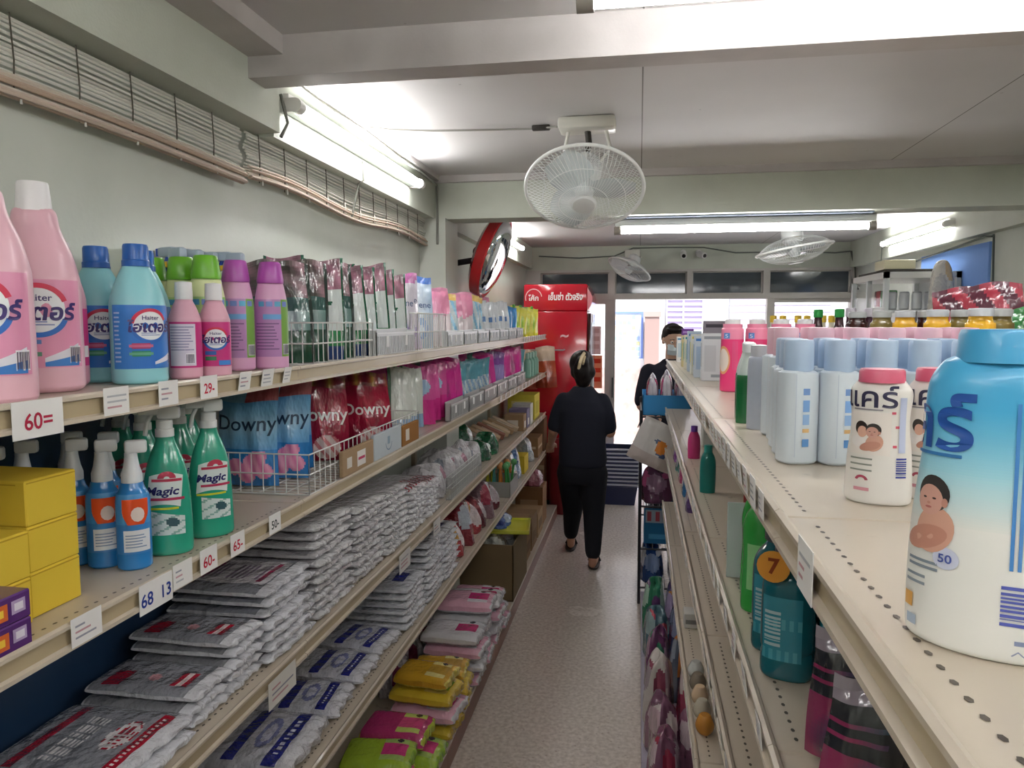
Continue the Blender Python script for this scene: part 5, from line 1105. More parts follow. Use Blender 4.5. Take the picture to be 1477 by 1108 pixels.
# ------------------------------------------------------------------ ceiling fans, mirror, blinds, cables
def fan(label, mount, wall, head, normal, cat='fan'):
    t = thing('orbit_fan', label, cat, mount, 0, 'white orbit fans'); R3_ = Vector(normal).normalized()
    q = R3_.to_track_quat('Z', 'Y').to_matrix().to_4x4(); c = Vector(head)-Vector(mount); T = Matrix.Translation(c) @ q
    m = M()
    if wall: m.rbox(-.075, .075, -.035, 0, -.075, .075, '#dcdad0', .01)
    else: m.rbox(-.105, .105, -.06, .06, -.045, 0, '#dcdad0', .012)
    m.build('mount_plate', PLASTIC, t)
    b = T @ Vector((0,0,-.13)); m = M()
    for s in (-1, 1):
        st = Vector((s*.07, -.03 if wall else 0, 0 if wall else -.045)); M().tube([st, Vector((s*.085, st.y*.5+b.y*.5, st.z*.4+b.z*.6)), b+Vector((s*.055,0,0))], .007, '#dcdad2', 8).build('yoke_arm', PLASTIC, t)
    M().tube([Vector((0, -.03 if wall else 0, -.03)), b*.55+Vector((.01,0,0)), b], .012, '#3f3a34', 8).build('swivel_shaft', RUBBER, t)
    M().lathe(spline([(.03,-.15),(.055,-.13),(.062,-.09),(.055,-.045),(.03,-.03)], 5), '#d6d8d6', 24, tf=T).build('motor_housing', PLASTIC, t)
    def cage(sgn, z1, r0):
        m = M(); n = 76
        for k in range(n):
            a = 2*PI*k/n; pts = []
            for j in range(6):
                f = j/5; r = r0+(.213-r0)*f; an = a+.22*f*sgn; pts.append(T @ Vector((r*math.cos(an), r*math.sin(an), z1*(1-f**2.2))))
            m.tube(pts, .0011, '#dfe2e0', 3)
        for r, f in ((.09,.27),(.15,.63)):
            m.tube([T @ Vector((r*math.cos(2*PI*k/40), r*math.sin(2*PI*k/40), z1*(1-f**2.2))) for k in range(40)], .0014, '#dfe2e0', 4, closed=True)
        return m
    cage(1, .075, .045).build('guard', ENAMEL, t); cage(-1, -.07, .05).build('guard', ENAMEL, t)
    M().tube([T @ Vector((.215*math.cos(2*PI*k/56), .215*math.sin(2*PI*k/56), 0)) for k in range(56)], .0065, '#e3e5e2', 10, closed=True).build('guard_rim', PLASTIC, t)
    M().lathe([(.047,.070),(.048,.074),(.04,.081),(.001,.084)], '#d5d8d6', 28, tf=T).build('guard_badge', PLASTIC, t)
    M().lathe(spline([(.03,-.03),(.036,.0),(.03,.03),(.012,.042)], 4), '#cfd4d4', 20, tf=T).build('hub', PLASTIC, t)
    for k in range(3):
        A = T @ Matrix.Rotation(2*PI*k/3, 4, 'Z')
        M().grid(lambda u, v: A @ Vector((.03+.155*v, (u-.5)*(.05+.10*math.sin(PI*(.25+.6*v))), .022*(2*u-1)+.008*math.sin(PI*u))), 8, 8, '#cdd5d6').build('blade', GLOSS, t)
    return t
fan('white orbit fan hanging nearest on the ceiling before the mint beam', (-.20, 2.80, ZC), False, (-.205, 2.74, 2.185), (.02, -.545, -.84))
fan('white orbit fan on the front wall beside the red cooler', (-.075, 7.40, 2.335), True, (-.10, 7.10, 2.20), (-.42, -.25, -.87))
fan('white orbit fan partly behind the lamp under the mint beam', (.89, 4.62, ZC), False, (.89, 4.58, 2.125), (.17, -.02, -.97))
# convex mirror on the column
t = thing('convex_mirror', 'round convex mirror with red rim leaning off the wall column', 'mirror', (-.99, 4.30, 2.07))
n = Vector((.94, -.02, -.35)).normalized(); T = Matrix.Translation(Vector((.14, -.0, .01))) @ n.to_track_quat('Z', 'Y').to_matrix().to_4x4()
M().lathe([(.228-.0, 0)]+[(.228*math.cos(a), .06*math.sin(a)) for a in [PI/2*k/10 for k in range(1, 10)]]+[(.001,.06)], '#e3e6e6', 48, tf=T, caps=False).build('mirror_face', MIRROR, t, smooth=60)
M().lathe([(.225,-.002),(.245,.012),(.252,.004),(.245,-.05),(.2,-.075),(.05,-.09),(.001,-.09)], '#c22a2e', 48, tf=T).build('rim', GLOSS, t)
m = M(); m.tube([T @ Vector((0,0,-.09)), Vector((.03,.01,.0)), Vector((-.10,0,-.02))], .018, '#26262a', 10); m.ball(T @ Vector((0,0,-.1)), .035, '#2a2a2e'); m.rbox(-.125, -.105, -.05, .05, -.07, .05, '#2a2a2e', .006); m.build('bracket', RUBBER, t)
# bamboo blinds rolled up along the wall beam
def blind(label, y0, y1, drop, roll, wave):
    t = thing('bamboo_blind', label, 'blind', (-1.105, (y0+y1)/2, 2.24)); h = (y1-y0)/2; r = random.Random(int(y1*10))
    n = 15; m = M()
    for k in range(n):
        z = -.006-drop*k/(n-1); c = '#e3e2d8' if k < n-3 else '#cdc2b2'
        m.tube([(0.006*math.sin(k)+.004, -h+2*h*j/24, z+wave*math.sin(3.1*j/24*PI+.4)*k/n) for j in range(25)], .0032, mixc(c, '#bdbab0', r.random()*.4), 5)
    m.build('slat_panel', PAPER, t)
    k = -h+.06
    while k < h-.03:
        m = M().tube([(.012,k,0),(.013,k+.004,-drop*.6),(.012,k,-drop-.012)], .0019, '#5d5a50', 4); m.tube([(.013,k+.012,-drop+.03),(.016,k+.012,-drop-.018)], .0028, '#e8e6df', 4); k += .155; m.build('cord', FABRIC, t)
    m = M()
    for j in range(5): m.tube([(.012+.009*(j % 2), -h+2*h*i/24, -drop-.012+.007*j-.006*math.sin(j)+wave*math.sin(3.1*i/24*PI+.4)) for i in range(25)], roll, ['#b59f8d','#c3b2a2','#d6cdc0','#b39f8d','#cabfb0'][j], 6)
    m.build('bottom_roll', PAPER, t)
blind('pale bamboo blind rolled up above the bottles on the wall', -.6, 1.93, .135, .006, .006)
blind('pale bamboo blind with sagging lower edge below the lit tube', 1.96, 3.71, .125, .004, .012)
def cable(label, pts, r, col, name='cable', cat='cable', n=6):
    o = M().tube(pts, r, col, n).build(name, RUBBER); return tag(o, label, cat)
cable('grey cable along the ceiling from the beam to the fan mount', [(-1.02,2.74,2.44),(-.95,2.79,2.442),(-.8,2.83,2.441),(-.66,2.83,2.437),(-.55,2.86,2.442),(-.42,2.87,2.442),(-.315,2.83,2.435)], .004, '#8f8d86')
cable('grey cable along the top edge of the wall beam by the lit tube', [(-1.035,2.03,2.425),(-1.03,2.3,2.405),(-1.03,2.7,2.42),(-1.03,3.1,2.405),(-1.03,3.4,2.41),(-1.03,3.70,2.40)], .006, '#9a9c94')
cable('grey conduit running down the corner of the mint beam and column', [(-1.035,3.725,2.40),(-1.03,3.715,2.28),(-1.03,3.71,2.10)], .006, '#7f8078')
cable('grey cable dropping past the end of the lit tube housing', [(-1.035,2.05,2.36),(-1.02,2.06,2.28),(-1.03,2.035,2.235)], .005, '#6f7068')
cable('grey cable dropping at the middle of the lit tube', [(-1.045,2.72,2.31),(-1.043,2.72,2.24),(-1.06,2.71,2.225),(-1.085,2.70,2.10)], .004, '#77786f')
cable('dark cable sagging along the front wall above the windows', [(-1.0,7.38,2.36),(-.6,7.385,2.335),(-.25,7.385,2.35),(-.07,7.385,2.425),(.3,7.385,2.425),(.6,7.385,2.42),(.9,7.385,2.365),(1.5,7.385,2.365),(1.8,7.385,2.35),(1.93,7.36,2.36)], .007, '#6a6f68')
cable('dark cable hanging down the far corner of the wall', [(1.93,7.34,2.36),(1.96,7.3,2.2),(1.965,7.28,2.05),(1.94,7.1,2.0)], .009, '#55584f')
cable('wavy dark cable along the wall above the blue board', [(1.985,6.2,2.06),(1.98,5.9,2.14),(1.98,5.6,2.155),(1.98,5.3,2.17),(1.98,5.0,2.185),(1.98,4.75,2.20),(1.98,4.66,2.19)], .006, '#4f554f')
cable('dark cable hanging straight beside the blue board', [(1.98,4.64,2.2),(1.985,4.63,1.9),(1.985,4.64,1.5)], .006, '#3f4741')
cable('thin cord from the short wall lamp to the cabinet', [(1.93,6.3,2.35),(1.93,6.45,2.3),(1.93,6.46,2.05)], .004, '#5f645c')
o = M().rbox(-.035, .035, -.012, .012, -.02, .0, '#3a3633', .005).build('cable_clip', RUBBER); tag(o, 'small dark connector on the ceiling left of the nearest fan', 'connector'); o.location = (-.38, 2.855, ZC)
def cam(label, x, rz):
    t = thing('security_camera', label, 'camera', (x, 7.38, 2.37), rz); M().lathe([(.02,0),(.03,.004),(.03,.016),(.001,.018)], '#d6d6d2', 16, tf=Matrix.Rotation(PI/2, 4, 'X')).build('mount', PLASTIC, t)
    M().tube([(0,0,0),(0,-.05,-.015)], .008, '#cfcfca', 8).build('arm', PLASTIC, t); T = Matrix.Translation((0,-.06,-.025)) @ Matrix.Rotation(PI/2+.25, 4, 'X')
    M().lathe([(.026,-.05),(.03,-.045),(.03,.05),(.027,.055)], '#d8d8d4', 18, tf=T).build('body', PLASTIC, t); M().lathe([(.018,.053),(.018,.058),(.001,.059)], '#1e2022', 16, tf=T).build('lens', GLOSS, t); return t
cam('white security camera on the front wall, one nearer the red cooler', .41, .0); cam('white security camera on the front wall, one farther from the cooler', .55, .5)
# ------------------------------------------------------------------ red cooler by the door
t = thing('drinks_cooler', 'tall red drinks cooler with white lettering beside the street door', 'cooler', (-.72, 6.95, 0))
M().rbox(-.32, .26, -.32, .32, .06, 1.80, '#b81a2c', .012).build('cabinet', GLOSS, t); M().box(-.30, .25, -.30, .30, 0, .06, '#2a2a2c').build('base', PLASTIC, t)
m = M(); m.grid(lambda u, v: Vector((.26+.045*math.sin(PI*min(1, v*1.15)), -.32+.64*u, 1.80+.24*v)), 2, 10, '#c9303f'); m.rbox(-.32, .262, -.32, .32, 1.80, 2.045, '#c41f31', .02); 
m.add([(.26, -.321, 1.80)]+[(.26+.045*math.sin(PI*min(1, k/10*1.15)), -.321, 1.80+.24*k/10) for k in range(11)]+[(.26, -.321, 2.04)], [tuple(range(13))], '#d9808a'); m.build('sign_canopy', GLOSS, t)
M().rbox(.262, .295, -.31, .31, .12, 1.78, '#3a0f16', .008).build('door', GLOSS, t); M().box(.295, .298, -.27, .27, .2, 1.7, '#20262b').build('door_glass', GLOSS, t); M().rbox(.297, .32, -.28, -.25, .9, 1.3, '#c9c9c9', .006).build('door_handle', PLASTIC, t)
m = M(); f = lambda x0, z0: (lambda x, y: Vector((x0+x, -.3215, z0+y)))
m.text('เย็นซ่า ตัวจริง', .08, f(.06, 1.925), '#f3e9e9', bold=.03, shear=.12, sx=.72); m.text('โค้ก', .062, f(-.225, 1.915), '#f3e9e9', bold=.03)
m.grid(lambda u, v: f(-.225, 1.92)((.07+.008*v)*math.cos(PI*(.05+1.05*u)), (.075+.008*v)*math.sin(PI*(.05+1.05*u))), 16, 1, '#e9c3c6')
m.text('~', .12, f(.05, 1.58), '#e6b9be', bold=.03, shear=.2); m.build('lettering', PLASTIC, t, smooth=0)
pk('orange', lambda l: pouch('crisp_bag', l, 'bag', .19, .34, .10, lambda u, v: '#cfb59c' if v > .66 else ('#c2512c' if v > .28 else '#a8402a'), seed=81))
for k, (x, y, z) in enumerate([(-.80,6.44,1.12),(-.98,6.44,1.10)]): K['orange']((x, y, z), .1, ['orange and beige crisp bag hanging on the cooler side, nearer the aisle','orange and beige crisp bag hanging behind the shelf end'][k], 'orange crisp bags')
tag(M().tube([(-1.05,6.47,1.455),(-.66,6.47,1.455)], .006, '#8a8d90').tube([(-1.05,6.47,1.455),(-1.05,6.62,1.455)], .006, '#8a8d90').tube([(-.66,6.47,1.455),(-.66,6.62,1.455)], .006, '#8a8d90').build('hanging_rail', ENAMEL), 'thin rail fixed to the red cooler holding the crisp bags', 'rail')
t = thing('red_bin', 'dark red rounded plastic bin at the foot of the red cooler', 'bin', (-.66, 6.47, 0)); M().lathe(spline([(.10,0),(.115,.05),(.125,.4),(.125,.52)], 4), '#7a1a22', 28).build('body', PLASTIC, t); M().lathe(spline([(.128,.51),(.128,.54),(.11,.62),(.06,.665),(.001,.675)], 4), '#8a1d27', 28).build('lid', PLASTIC, t)
t = thing('carton', 'brown carton standing on tall boxes before the red cooler', 'box', (-.94, 6.47, 0)); M().rbox(-.13, .13, -.1, .1, 0, .86, '#8a6a52', .004, 1).build('carton_body', CARD, t); M().box(-.13, .13, -.1004, -.1, .40, .44, '#b39a7c').build('tape', CARD, t)
# ------------------------------------------------------------------ stacked shopping baskets in the doorway
def mk_basket(label):
    t = thing('shopping_basket', label, 'basket'); m = M(); a, b, h, k = .20, .14, .205, .85
    def wall(x0, y0, x1, y1): m.add([(x0*k,y0*k,0),(x1*k,y1*k,0),(x1,y1,h),(x0,y0,h)], [(0,1,2,3)], '#1b2450'); m.add([(x0*k*.98,y0*k*.98,.003),(x1*k*.98,y1*k*.98,.003),(x1*.985,y1*.985,h),(x0*.985,y0*.985,h)], [(3,2,1,0)], '#161d42')
    wall(-a,-b,a,-b); wall(a,-b,a,b); wall(a,b,-a,b); wall(-a,b,-a,-b); m.box(-a*k, a*k, -b*k, b*k, 0, .003, '#161d42'); m.build('tub', PLASTIC, t)
    m = M()
    for q in ((-a-.01,a+.01,-b-.01,-b),(-a-.01,a+.01,b,b+.01),(-a-.01,-a,-b,b),(a,a+.01,-b,b)): m.box(*q, h-.016, h, '#d9dcec')
    m.build('rim', PLASTIC, t)
    m = M()
    for s in (-1, 1): m.tube([(-a-.016, 0, h-.012),(-a-.016, s*(b+.016), h-.022),(0, s*(b+.016), h-.024),(a+.016, s*(b+.016), h-.022),(a+.016, 0, h-.012)], .004, '#222b5a', 6)
    m.build('handle', PLASTIC, t); return t
BK = Kind(mk_basket)
for k in range(10): BK((-.19, 6.93, .0008+.0365*k), 0, 'navy shopping basket with white rim, %s in the doorway stack' % ('lowest' if k == 0 else 'topmost' if k == 9 else ORD[k]+' from the bottom'), 'nested navy shopping baskets')
# ------------------------------------------------------------------ snack rack at the end of the middle shelving
t = thing('wire_snack_rack', 'black wire snack rack at the door end of the middle shelving', 'rack', (.175, 4.80, 0))
m = M()
for x in (-.155, .155):
    for y in (-.40, .40): M().tube([(x,y,0),(x,y,1.18)], .009, '#23242a', 8).build('post', ENAMEL, t)
for k, z in enumerate([.10,.34,.60,.88,1.14]):
    m = M()
    for y in (-.40,.40): m.tube([(-.155,y,z),(.155,y,z)], .006, '#26272d', 6)
    for x in (-.155,.155): m.tube([(x,-.40,z),(x,.40,z)], .006, '#26272d', 6)
    for j in range(9): m.tube([(-.155+.31*j/8,-.40,z),(-.155+.31*j/8,.40,z)], .0025, '#2b2c32', 5)
    m.build('wire_shelf', ENAMEL, t)
t = thing('display_tray', 'bright blue card tray on top of the black wire rack', 'tray', (.165, 4.62, 1.148)); m = M()
for q in ((-.14,.14,-.20,-.195),(-.14,.14,.195,.2),(-.14,-.135,-.2,.2),(.135,.14,-.2,.2)): m.box(*q, 0, .12, '#3f8ac2')
m.box(-.14,.14,-.2,.2,0,.004,'#3f8ac2'); m.build('tray', CARD, t)
def bag_at(label, x, y, z, w, d, h, cols, seed, name='snack_bag'): return put(lump(name, label, 'bag', w, d, h, patch(cols[0], (.75,.45,.11,.25,cols[1]), (.6,.5,.06,.2,cols[2]), (.88,.7,.07,.12,cols[2]), (.98,.4,.06,.2,cols[1])), seed, FILM, rough=.13), x, y, z)
for k in range(3): bag_at('grey and pink snack bag in the blue tray, %s from the aisle' % ORD[k], .085+.085*k, 4.60, 1.153, .08, .20, .22+.02*(k == 1), [('#8f8890','#b9b2b8','#b0406a'),('#857d88','#c2bcc2','#c04a7a'),('#9a929a','#a8a0a8','#a03a60')][k], 400+k)
bag_at('dark magenta bag on the level under the blue tray', .095, 4.66, .887, .14, .26, .2, ('#6a3f55','#a8909c','#8a2f4a'), 410); bag_at('brown and violet bag beside the magenta one', .255, 4.66, .887, .12, .26, .2, ('#5a4a50','#8f7f8a','#6a3f7a'), 411)
pk('hangbag', lambda l: pouch('packet_bag', l, 'bag', .27, .25, .09, lambda u, v: '#e08a3a' if inell(u, v, .62, .52, .14, .16) < 1 else ('#5a6a8a' if inell(u, v, .7, .38, .16, .07) < 1 or inell(u, v, .5, .62, .08, .05) < 1 else ('#d9d6d2' if v > .3 else '#c9bdb8')), seed=83))
o = K['hangbag']((.055, 4.36, .86), .1, 'white packet bag with orange print hanging off the rack corner'); o.rotation_euler = (.15, .42, .1)
tag(M().tube([(.0,4.37,1.08),(.02,4.385,1.13),(.03,4.39,1.14)], .003, '#2b2c30').build('hook', ENAMEL), 'small black hook holding the white packet bag', 'hook')
bag_at('plum and pink bag on the middle level of the rack', .12, 4.58, .607, .19, .28, .2, ('#5f3352','#8f6a86','#a84a7a'), 412); bag_at('dark violet bag behind the plum one on the rack', .25, 4.86, .607, .15, .3, .18, ('#46385a','#7a6a90','#8a3f6a'), 413)
carton('product_box', 'blue box with red and white top on the rack', 'box', .24, .30, .22, '#2f6f9f', lambda m, a, b, c: (Ly(m, b, -.11, .11, .13, .21, '#9aa9b9'), *[Ly(m, b, -.10+.05*k, -.075+.05*k, .14, .20, '#a8505c', .0012) for k in range(4)], Ly(m, b, -.09, .09, .03, .06, '#4f9ac9')), mat=GLOSS).location = (.165, 4.64, .3475)
bag_at('blue crinkled bag with white print low on the rack', .098, 4.62, .107, .14, .34, .21, ('#2f4f8a','#7f96bf','#c9d0dc'), 414); bag_at('blue and yellow bag at the back of the lowest rack level', .255, 4.62, .107, .11, .3, .21, ('#2f4a7a','#d0c23a','#7f96bf'), 415)
# ------------------------------------------------------------------ right wall: glass cabinet, board, foil
t = thing('display_cabinet', 'white framed glass cabinet of cans against the far wall', 'cabinet', (1.76, 5.42, 0)); X, Y = .225, .37; m = M()
for x in (-X, X-.03):
    for y in (-Y, Y-.03): m.box(x, x+.03, y, y+.03, 0, 2.02, '#d5dad8')
m.box(-X, X, -Y, Y, 1.98, 2.02, '#dfe0da').box(-X, X, -Y, Y, 0, .08, '#d5dad8').box(-X, -X+.03, -.015, .015, .08, 1.98, '#d5dad8').box(X-.004, X, -Y, Y, .08, 1.98, '#b9c0bf'); m.build('frame', ENAMEL, t, smooth=0)
for z in (.5, .9, 1.25, 1.52, 1.78): M().box(-X+.004, X-.004, -Y+.004, Y-.004, z-.012, z, '#c9cfce').build('shelf', ENAMEL, t)
M().box(-X+.03, X-.03, -Y+.008, -Y+.012, .08, 1.98, W).build('side_pane', GLASS, t, smooth=0)
for a, b in ((-Y+.03, -.015), (.015, Y-.03)): M().box(-X+.008, -X+.012, a, b, .08, 1.98, W).build('door_pane', GLASS, t, smooth=0)
CAN = Kind(lambda l: tag(M().lathe([(.024,0),(.03,.006),(.03,.105),(.024,.115),(.001,.114)], lambda z: '#c9cdd0' if .02 < z < .095 else '#9fa5a8', 18).build('drink_can', ENAMEL), l, 'can'))
def Kc(x, y, z, l, g='cans in the glass cabinet'):
    if CAN.first is None: o = CAN.first = CAN.make(l)
    else: o = CAN.first.copy(); COL.objects.link(o); o['label'] = l; USED.setdefault(l, []).append(o.name)
    o.location = (x, y, z); o['group'] = g
for k in range(4): Kc(1.60+.075*k, 5.11, 1.781, 'silver can on the top cabinet shelf, %s from the cabinet corner' % ORD[k])
for k in range(4): Kc(1.60+.075*k, 5.11, 1.521, 'silver can on the second cabinet shelf, %s from the cabinet corner' % ORD[k])
for k, (c, z) in enumerate([('#3f9a4a',1.781),('#b83a4a',1.781),('#8a5a3a',1.521),('#c9a23a',1.521),('#a8303f',1.521)]):
    o = M().rbox(-.04, .04, -.05, .05, 0, .13, c, .01).build('snack_box', GLOSS); tag(o, '%s packet inside the glass cabinet' % ['green','red','brown','yellow','dark red'][k], 'packet'); o.location = (1.625, [5.25,5.37,5.23,5.35,5.52][k], z)
o = M().rbox(-.095, .095, -.10, .10, 0, .06, '#e3ddb9', .006).build('router_box', PLASTIC); tag(o, 'cream box lying on top of the glass cabinet', 'box'); o.location = (1.645, 5.22, 2.0408)
o = M().rbox(-.18, .14, -.30, .32, 0, .02, '#4a4741', .006).build('magazine', PAPER); tag(o, 'dark folder under the cream box on the glass cabinet', 'folder'); o.location = (1.74, 5.40, 2.0204)
tag(M().box(1.985, 1.999, 4.70, 5.74, 1.35, 2.165, '#6f93cf').build('notice_board', PAPER, smooth=0), 'plain blue board on the wall beyond the jars', 'board'); bpy.data.objects['notice_board.001'].data.update()
o = lump('foil_packet', 'crumpled silver foil sheet hanging beside the blue board', 'foil', .15, .08, .42, patch('#cfcbbf', (.1,.4,.1,.2,'#e6e3da'), (.85,.7,.08,.2,'#cfb48a'), (.7,.4,.1,.2,'#b9b7b2')), 420, WRAP, rough=.06); o.location = (1.84, 4.97, 1.65); tag(M().box(1.72, 2.0, 4.90, 5.03, 1.63, 1.648, '#c9cdc9').build('wall_bracket_shelf', ENAMEL, smooth=0), 'small white wall shelf holding the silver foil', 'shelf')
# ------------------------------------------------------------------ people
def solid(name, h, rough=.8, bump=0, scale=200, sss=0):
    m, nt, p = nodes(name); p.inputs['Base Color'].default_value = (*lin(h), 1); p.inputs['Roughness'].default_value = rough; p.inputs['Specular IOR Level'].default_value = .25; p.inputs['Subsurface Weight'].default_value = sss
    no = nt.nodes.new('ShaderNodeTexNoise'); no.inputs['Scale'].default_value = scale; tc = nt.nodes.new('ShaderNodeTexCoord'); nt.links.new(tc.outputs['Object'], no.inputs['Vector'])
    b = nt.nodes.new('ShaderNodeBump'); b.inputs['Strength'].default_value = bump; b.inputs['Distance'].default_value = .003; nt.links.new(no.outputs['Fac'], b.inputs['Height']); nt.links.new(b.outputs['Normal'], p.inputs['Normal']); return m
SKINW = solid('warm_skin', '#b98a70', .5); SKINM = solid('light_brown_skin', '#c09a84', .5); BLKS = solid('black_knit_shirt', '#22242e', .9, .3); BLKT = solid('black_trouser_cloth', '#1d1e24', .85, .3); HAIRM = solid('black_hair', '#1c1615', .45, .8, 160); DKBL = solid('dark_navy_shirt', '#22222c', .9, .3)
def rings(m, rows, n=28, pw=2.4):
    """rows: (z, cx, cy, rx, ry)"""
    vs = []
    for z, cx_, cy_, rx, ry in rows:
        for k in range(n):
            a = 2*PI*k/n; ca, sa = math.cos(a), math.sin(a); q = (abs(ca)**pw+abs(sa)**pw)**(-1/pw); vs.append((cx_+rx*ca*q, cy_+ry*sa*q, z))
    fs = [(j*n+k, j*n+(k+1)%n, (j+1)*n+(k+1)%n, (j+1)*n+k) for j in range(len(rows)-1) for k in range(n)]
    L = (len(rows)-1)*n; fs += [tuple(range(n-1,-1,-1)), tuple(range(L, L+n))]
    return m.add(vs, fs, '#888888')
def limb(m, pts, rs, n=14):
    P = []; Rr = []
    for i in range(len(pts)-1):
        for k in range(5): t = k/5; P.append(Vector(pts[i]).lerp(Vector(pts[i+1]), t)); Rr.append(rs[i]+(rs[i+1]-rs[i])*t)
    P.append(Vector(pts[-1])); Rr.append(rs[-1]); m.tube(P, 0, '#888888', n, rs=Rr); m.ball(pts[0], rs[0]*.99, '#888888'); m.ball(pts[-1], rs[-1]*.99, '#888888')
    for p, r in zip(pts[1:-1], rs[1:-1]): m.ball(p, r*.99, '#888888')
def remesh(o, vox, it=8, f=.5):
    r = o.modifiers.new('surface', 'REMESH'); r.mode = 'VOXEL'; r.voxel_size = vox; r.use_smooth_shade = True
    s = o.modifiers.new('soften', 'SMOOTH'); s.factor = f; s.iterations = it; return o
def hand(m, w, d, side, s=1):
    """Relaxed hand from wrist w along d; thumb on the side given by vector side."""
    d = Vector(d).normalized(); side = Vector(side); side = (side-d*side.dot(d)).normalized(); nrm = d.cross(side).normalized(); w = Vector(w)
    limb(m, [w, w+d*.045*s, w+d*.08*s], [.026*s, .032*s, .030*s])
    for k in range(4):
        b = w+d*.085*s+side*(.030-.020*k)*s; L = [.068,.078,.073,.058][k]*s
        limb(m, [b-d*.02*s, b+d*L*.5+nrm*.006*s, b+d*L*.85+nrm*.022*s], [.0095*s, .0088*s, .0075*s], 8)
    limb(m, [w+d*.02*s+side*.022*s, w+d*.055*s+side*.048*s, w+d*.085*s+side*.052*s+nrm*.012*s], [.012*s, .0105*s, .009*s], 8)
def foot(m, a, toe, s=1):
    a = Vector(a); toe = Vector(toe); d = (toe-a); d.z = 0; d.normalize(); z0 = toe.z
    limb(m, [a+Vector((0,0,0)), a-d*.03*s+Vector((0,0,-.035)), ], [.036*s, .032*s]); limb(m, [a-d*.03*s+Vector((0,0,-.04)), a+d*.08*s+Vector((0,0,-.045)), Vector((toe.x, toe.y, a.z-.055 if toe.z > a.z-.055 else toe.z))], [.032*s, .034*s, .026*s])
def head(m, c, f, k=1):
    """Skull, jaw, nose, ears, eye balls and lips; f is the direction faced."""
    c = Vector(c); f = Vector(f).normalized(); r = f.cross(Vector((0,0,1))).normalized(); u = r.cross(f)
    B = Matrix((r, f, u)).transposed().to_4x4(); B.translation = c
    def e(p, a, b, h, n=18): m.lathe([(max(1e-4, math.sin(PI*j/12)), -math.cos(PI*j/12)) for j in range(13)], '#888888', n, tf=B @ Matrix.Translation(p) @ Matrix.Diagonal((a, b, h, 1)))
    e((0,-.008*k,.03*k), .076*k, .092*k, .088*k); e((0,.022*k,-.04*k), .058*k, .068*k, .072*k); e((0,.085*k,-.012*k), .013*k, .02*k, .026*k, 10); e((0,.092*k,-.024*k), .017*k, .014*k, .011*k, 10)
    for s in (-1, 1): e((s*.077*k,-.004*k,-.002*k), .01*k, .022*k, .032*k, 10); e((s*.032*k,.078*k,.02*k), .022*k, .012*k, .008*k, 10)
    e((0,.083*k,-.058*k), .024*k, .010*k, .006*k, 10); e((0,.082*k,-.067*k), .02*k, .010*k, .006*k, 10); e((0,.07*k,-.095*k), .022*k, .018*k, .015*k, 10)
    return B
def eyes(t, B, k):
    for s in (-1, 1):
        m = M(); m.ball((0,0,0), .0115*k, '#e6e1dc', 12, 8, tf=B @ Matrix.Translation((s*.032*k, .078*k, .005*k))); m.build('eye', GLOSS, t)
        M().ball((0,0,0), .0062*k, '#2a1c16', 10, 6, tf=B @ Matrix.Translation((s*.032*k, .0865*k, .005*k))).build('iris', GLOSS, t)
        M().tube([B @ Vector((s*.016*k,.090*k,.026*k)), B @ Vector((s*.034*k,.089*k,.031*k)), B @ Vector((s*.05*k,.078*k,.025*k))], .0035*k, '#1f1815', 6).build('eyebrow', HAIR, t)
# woman walking away
wx, wy = -.375, 5.02
t = thing('person', 'woman in black T-shirt and trousers with hair clip walking to the door', 'person', (wx, wy, 0))
t.scale = (.93, 1, 1)
m = M(); B = head(m, (-.01, .075, 1.395), (-.12, 1, -.12), .97)
limb(m, [(0,.04,1.22),(-.005,.06,1.33)], [.055,.05]); rings(m, [(.62,0,.02,.15,.11),(.75,0,.01,.165,.12),(.95,0,0,.15,.11),(1.1,0,.0,.155,.10),(1.16,0,.01,.13,.08),(1.215,0,.025,.08,.06)])
limb(m, [(-.150,.01,1.15),(-.215,.015,.955),(-.258,.19,.835)], [.046,.041,.027]); hand(m, (-.258,.19,.835), (-.12,.55,-.35), (.9,.2,.2), .92)
limb(m, [(.150,.01,1.15),(.203,.02,.95),(.16,.23,.93)], [.046,.041,.027]); hand(m, (.16,.23,.93), (-.2,.9,.05), (-.6,-.1,.8), .92)
limb(m, [(.085,.01,.66),(.088,.0,.38),(.088,-.03,.085)], [.09,.055,.034]); limb(m, [(-.085,.02,.66),(-.082,.16,.38),(-.112,.345,.10)], [.09,.055,.034])
foot(m, (.088,-.03,.085), (.10,.15,.030), .95); foot(m, (-.112,.345,.10), (-.125,.52,.032), .95)
remesh(m.build('body', SKINW, t), .0065, 4)
m = M(); rings(m, [(.715,.005,.005,.172,.138),(.76,.005,.005,.178,.142),(.88,0,0,.172,.132),(1.0,0,0,.172,.124),(1.1,0,.0,.178,.116),(1.165,0,.008,.160,.102),(1.215,0,.02,.112,.082),(1.262,0,.035,.07,.066)])
limb(m, [(-.140,.01,1.155),(-.182,.012,1.06),(-.205,.014,.99)], [.066,.062,.058]); limb(m, [(.140,.01,1.155),(.180,.012,1.06),(.195,.016,.985)], [.066,.062,.058]); remesh(m.build('t_shirt', BLKS, t), .010, 8)
m = M(); rings(m, [(.60,0,.015,.165,.125),(.66,0,.01,.178,.135),(.74,0,.005,.172,.132),(.79,0,.005,.165,.125)])
limb(m, [(.085,.01,.66),(.088,.0,.38),(.088,-.028,.12)], [.108,.080,.060]); limb(m, [(-.085,.02,.66),(-.082,.16,.38),(-.112,.335,.145)], [.108,.080,.058]); remesh(m.build('trousers', BLKT, t), .010, 8)
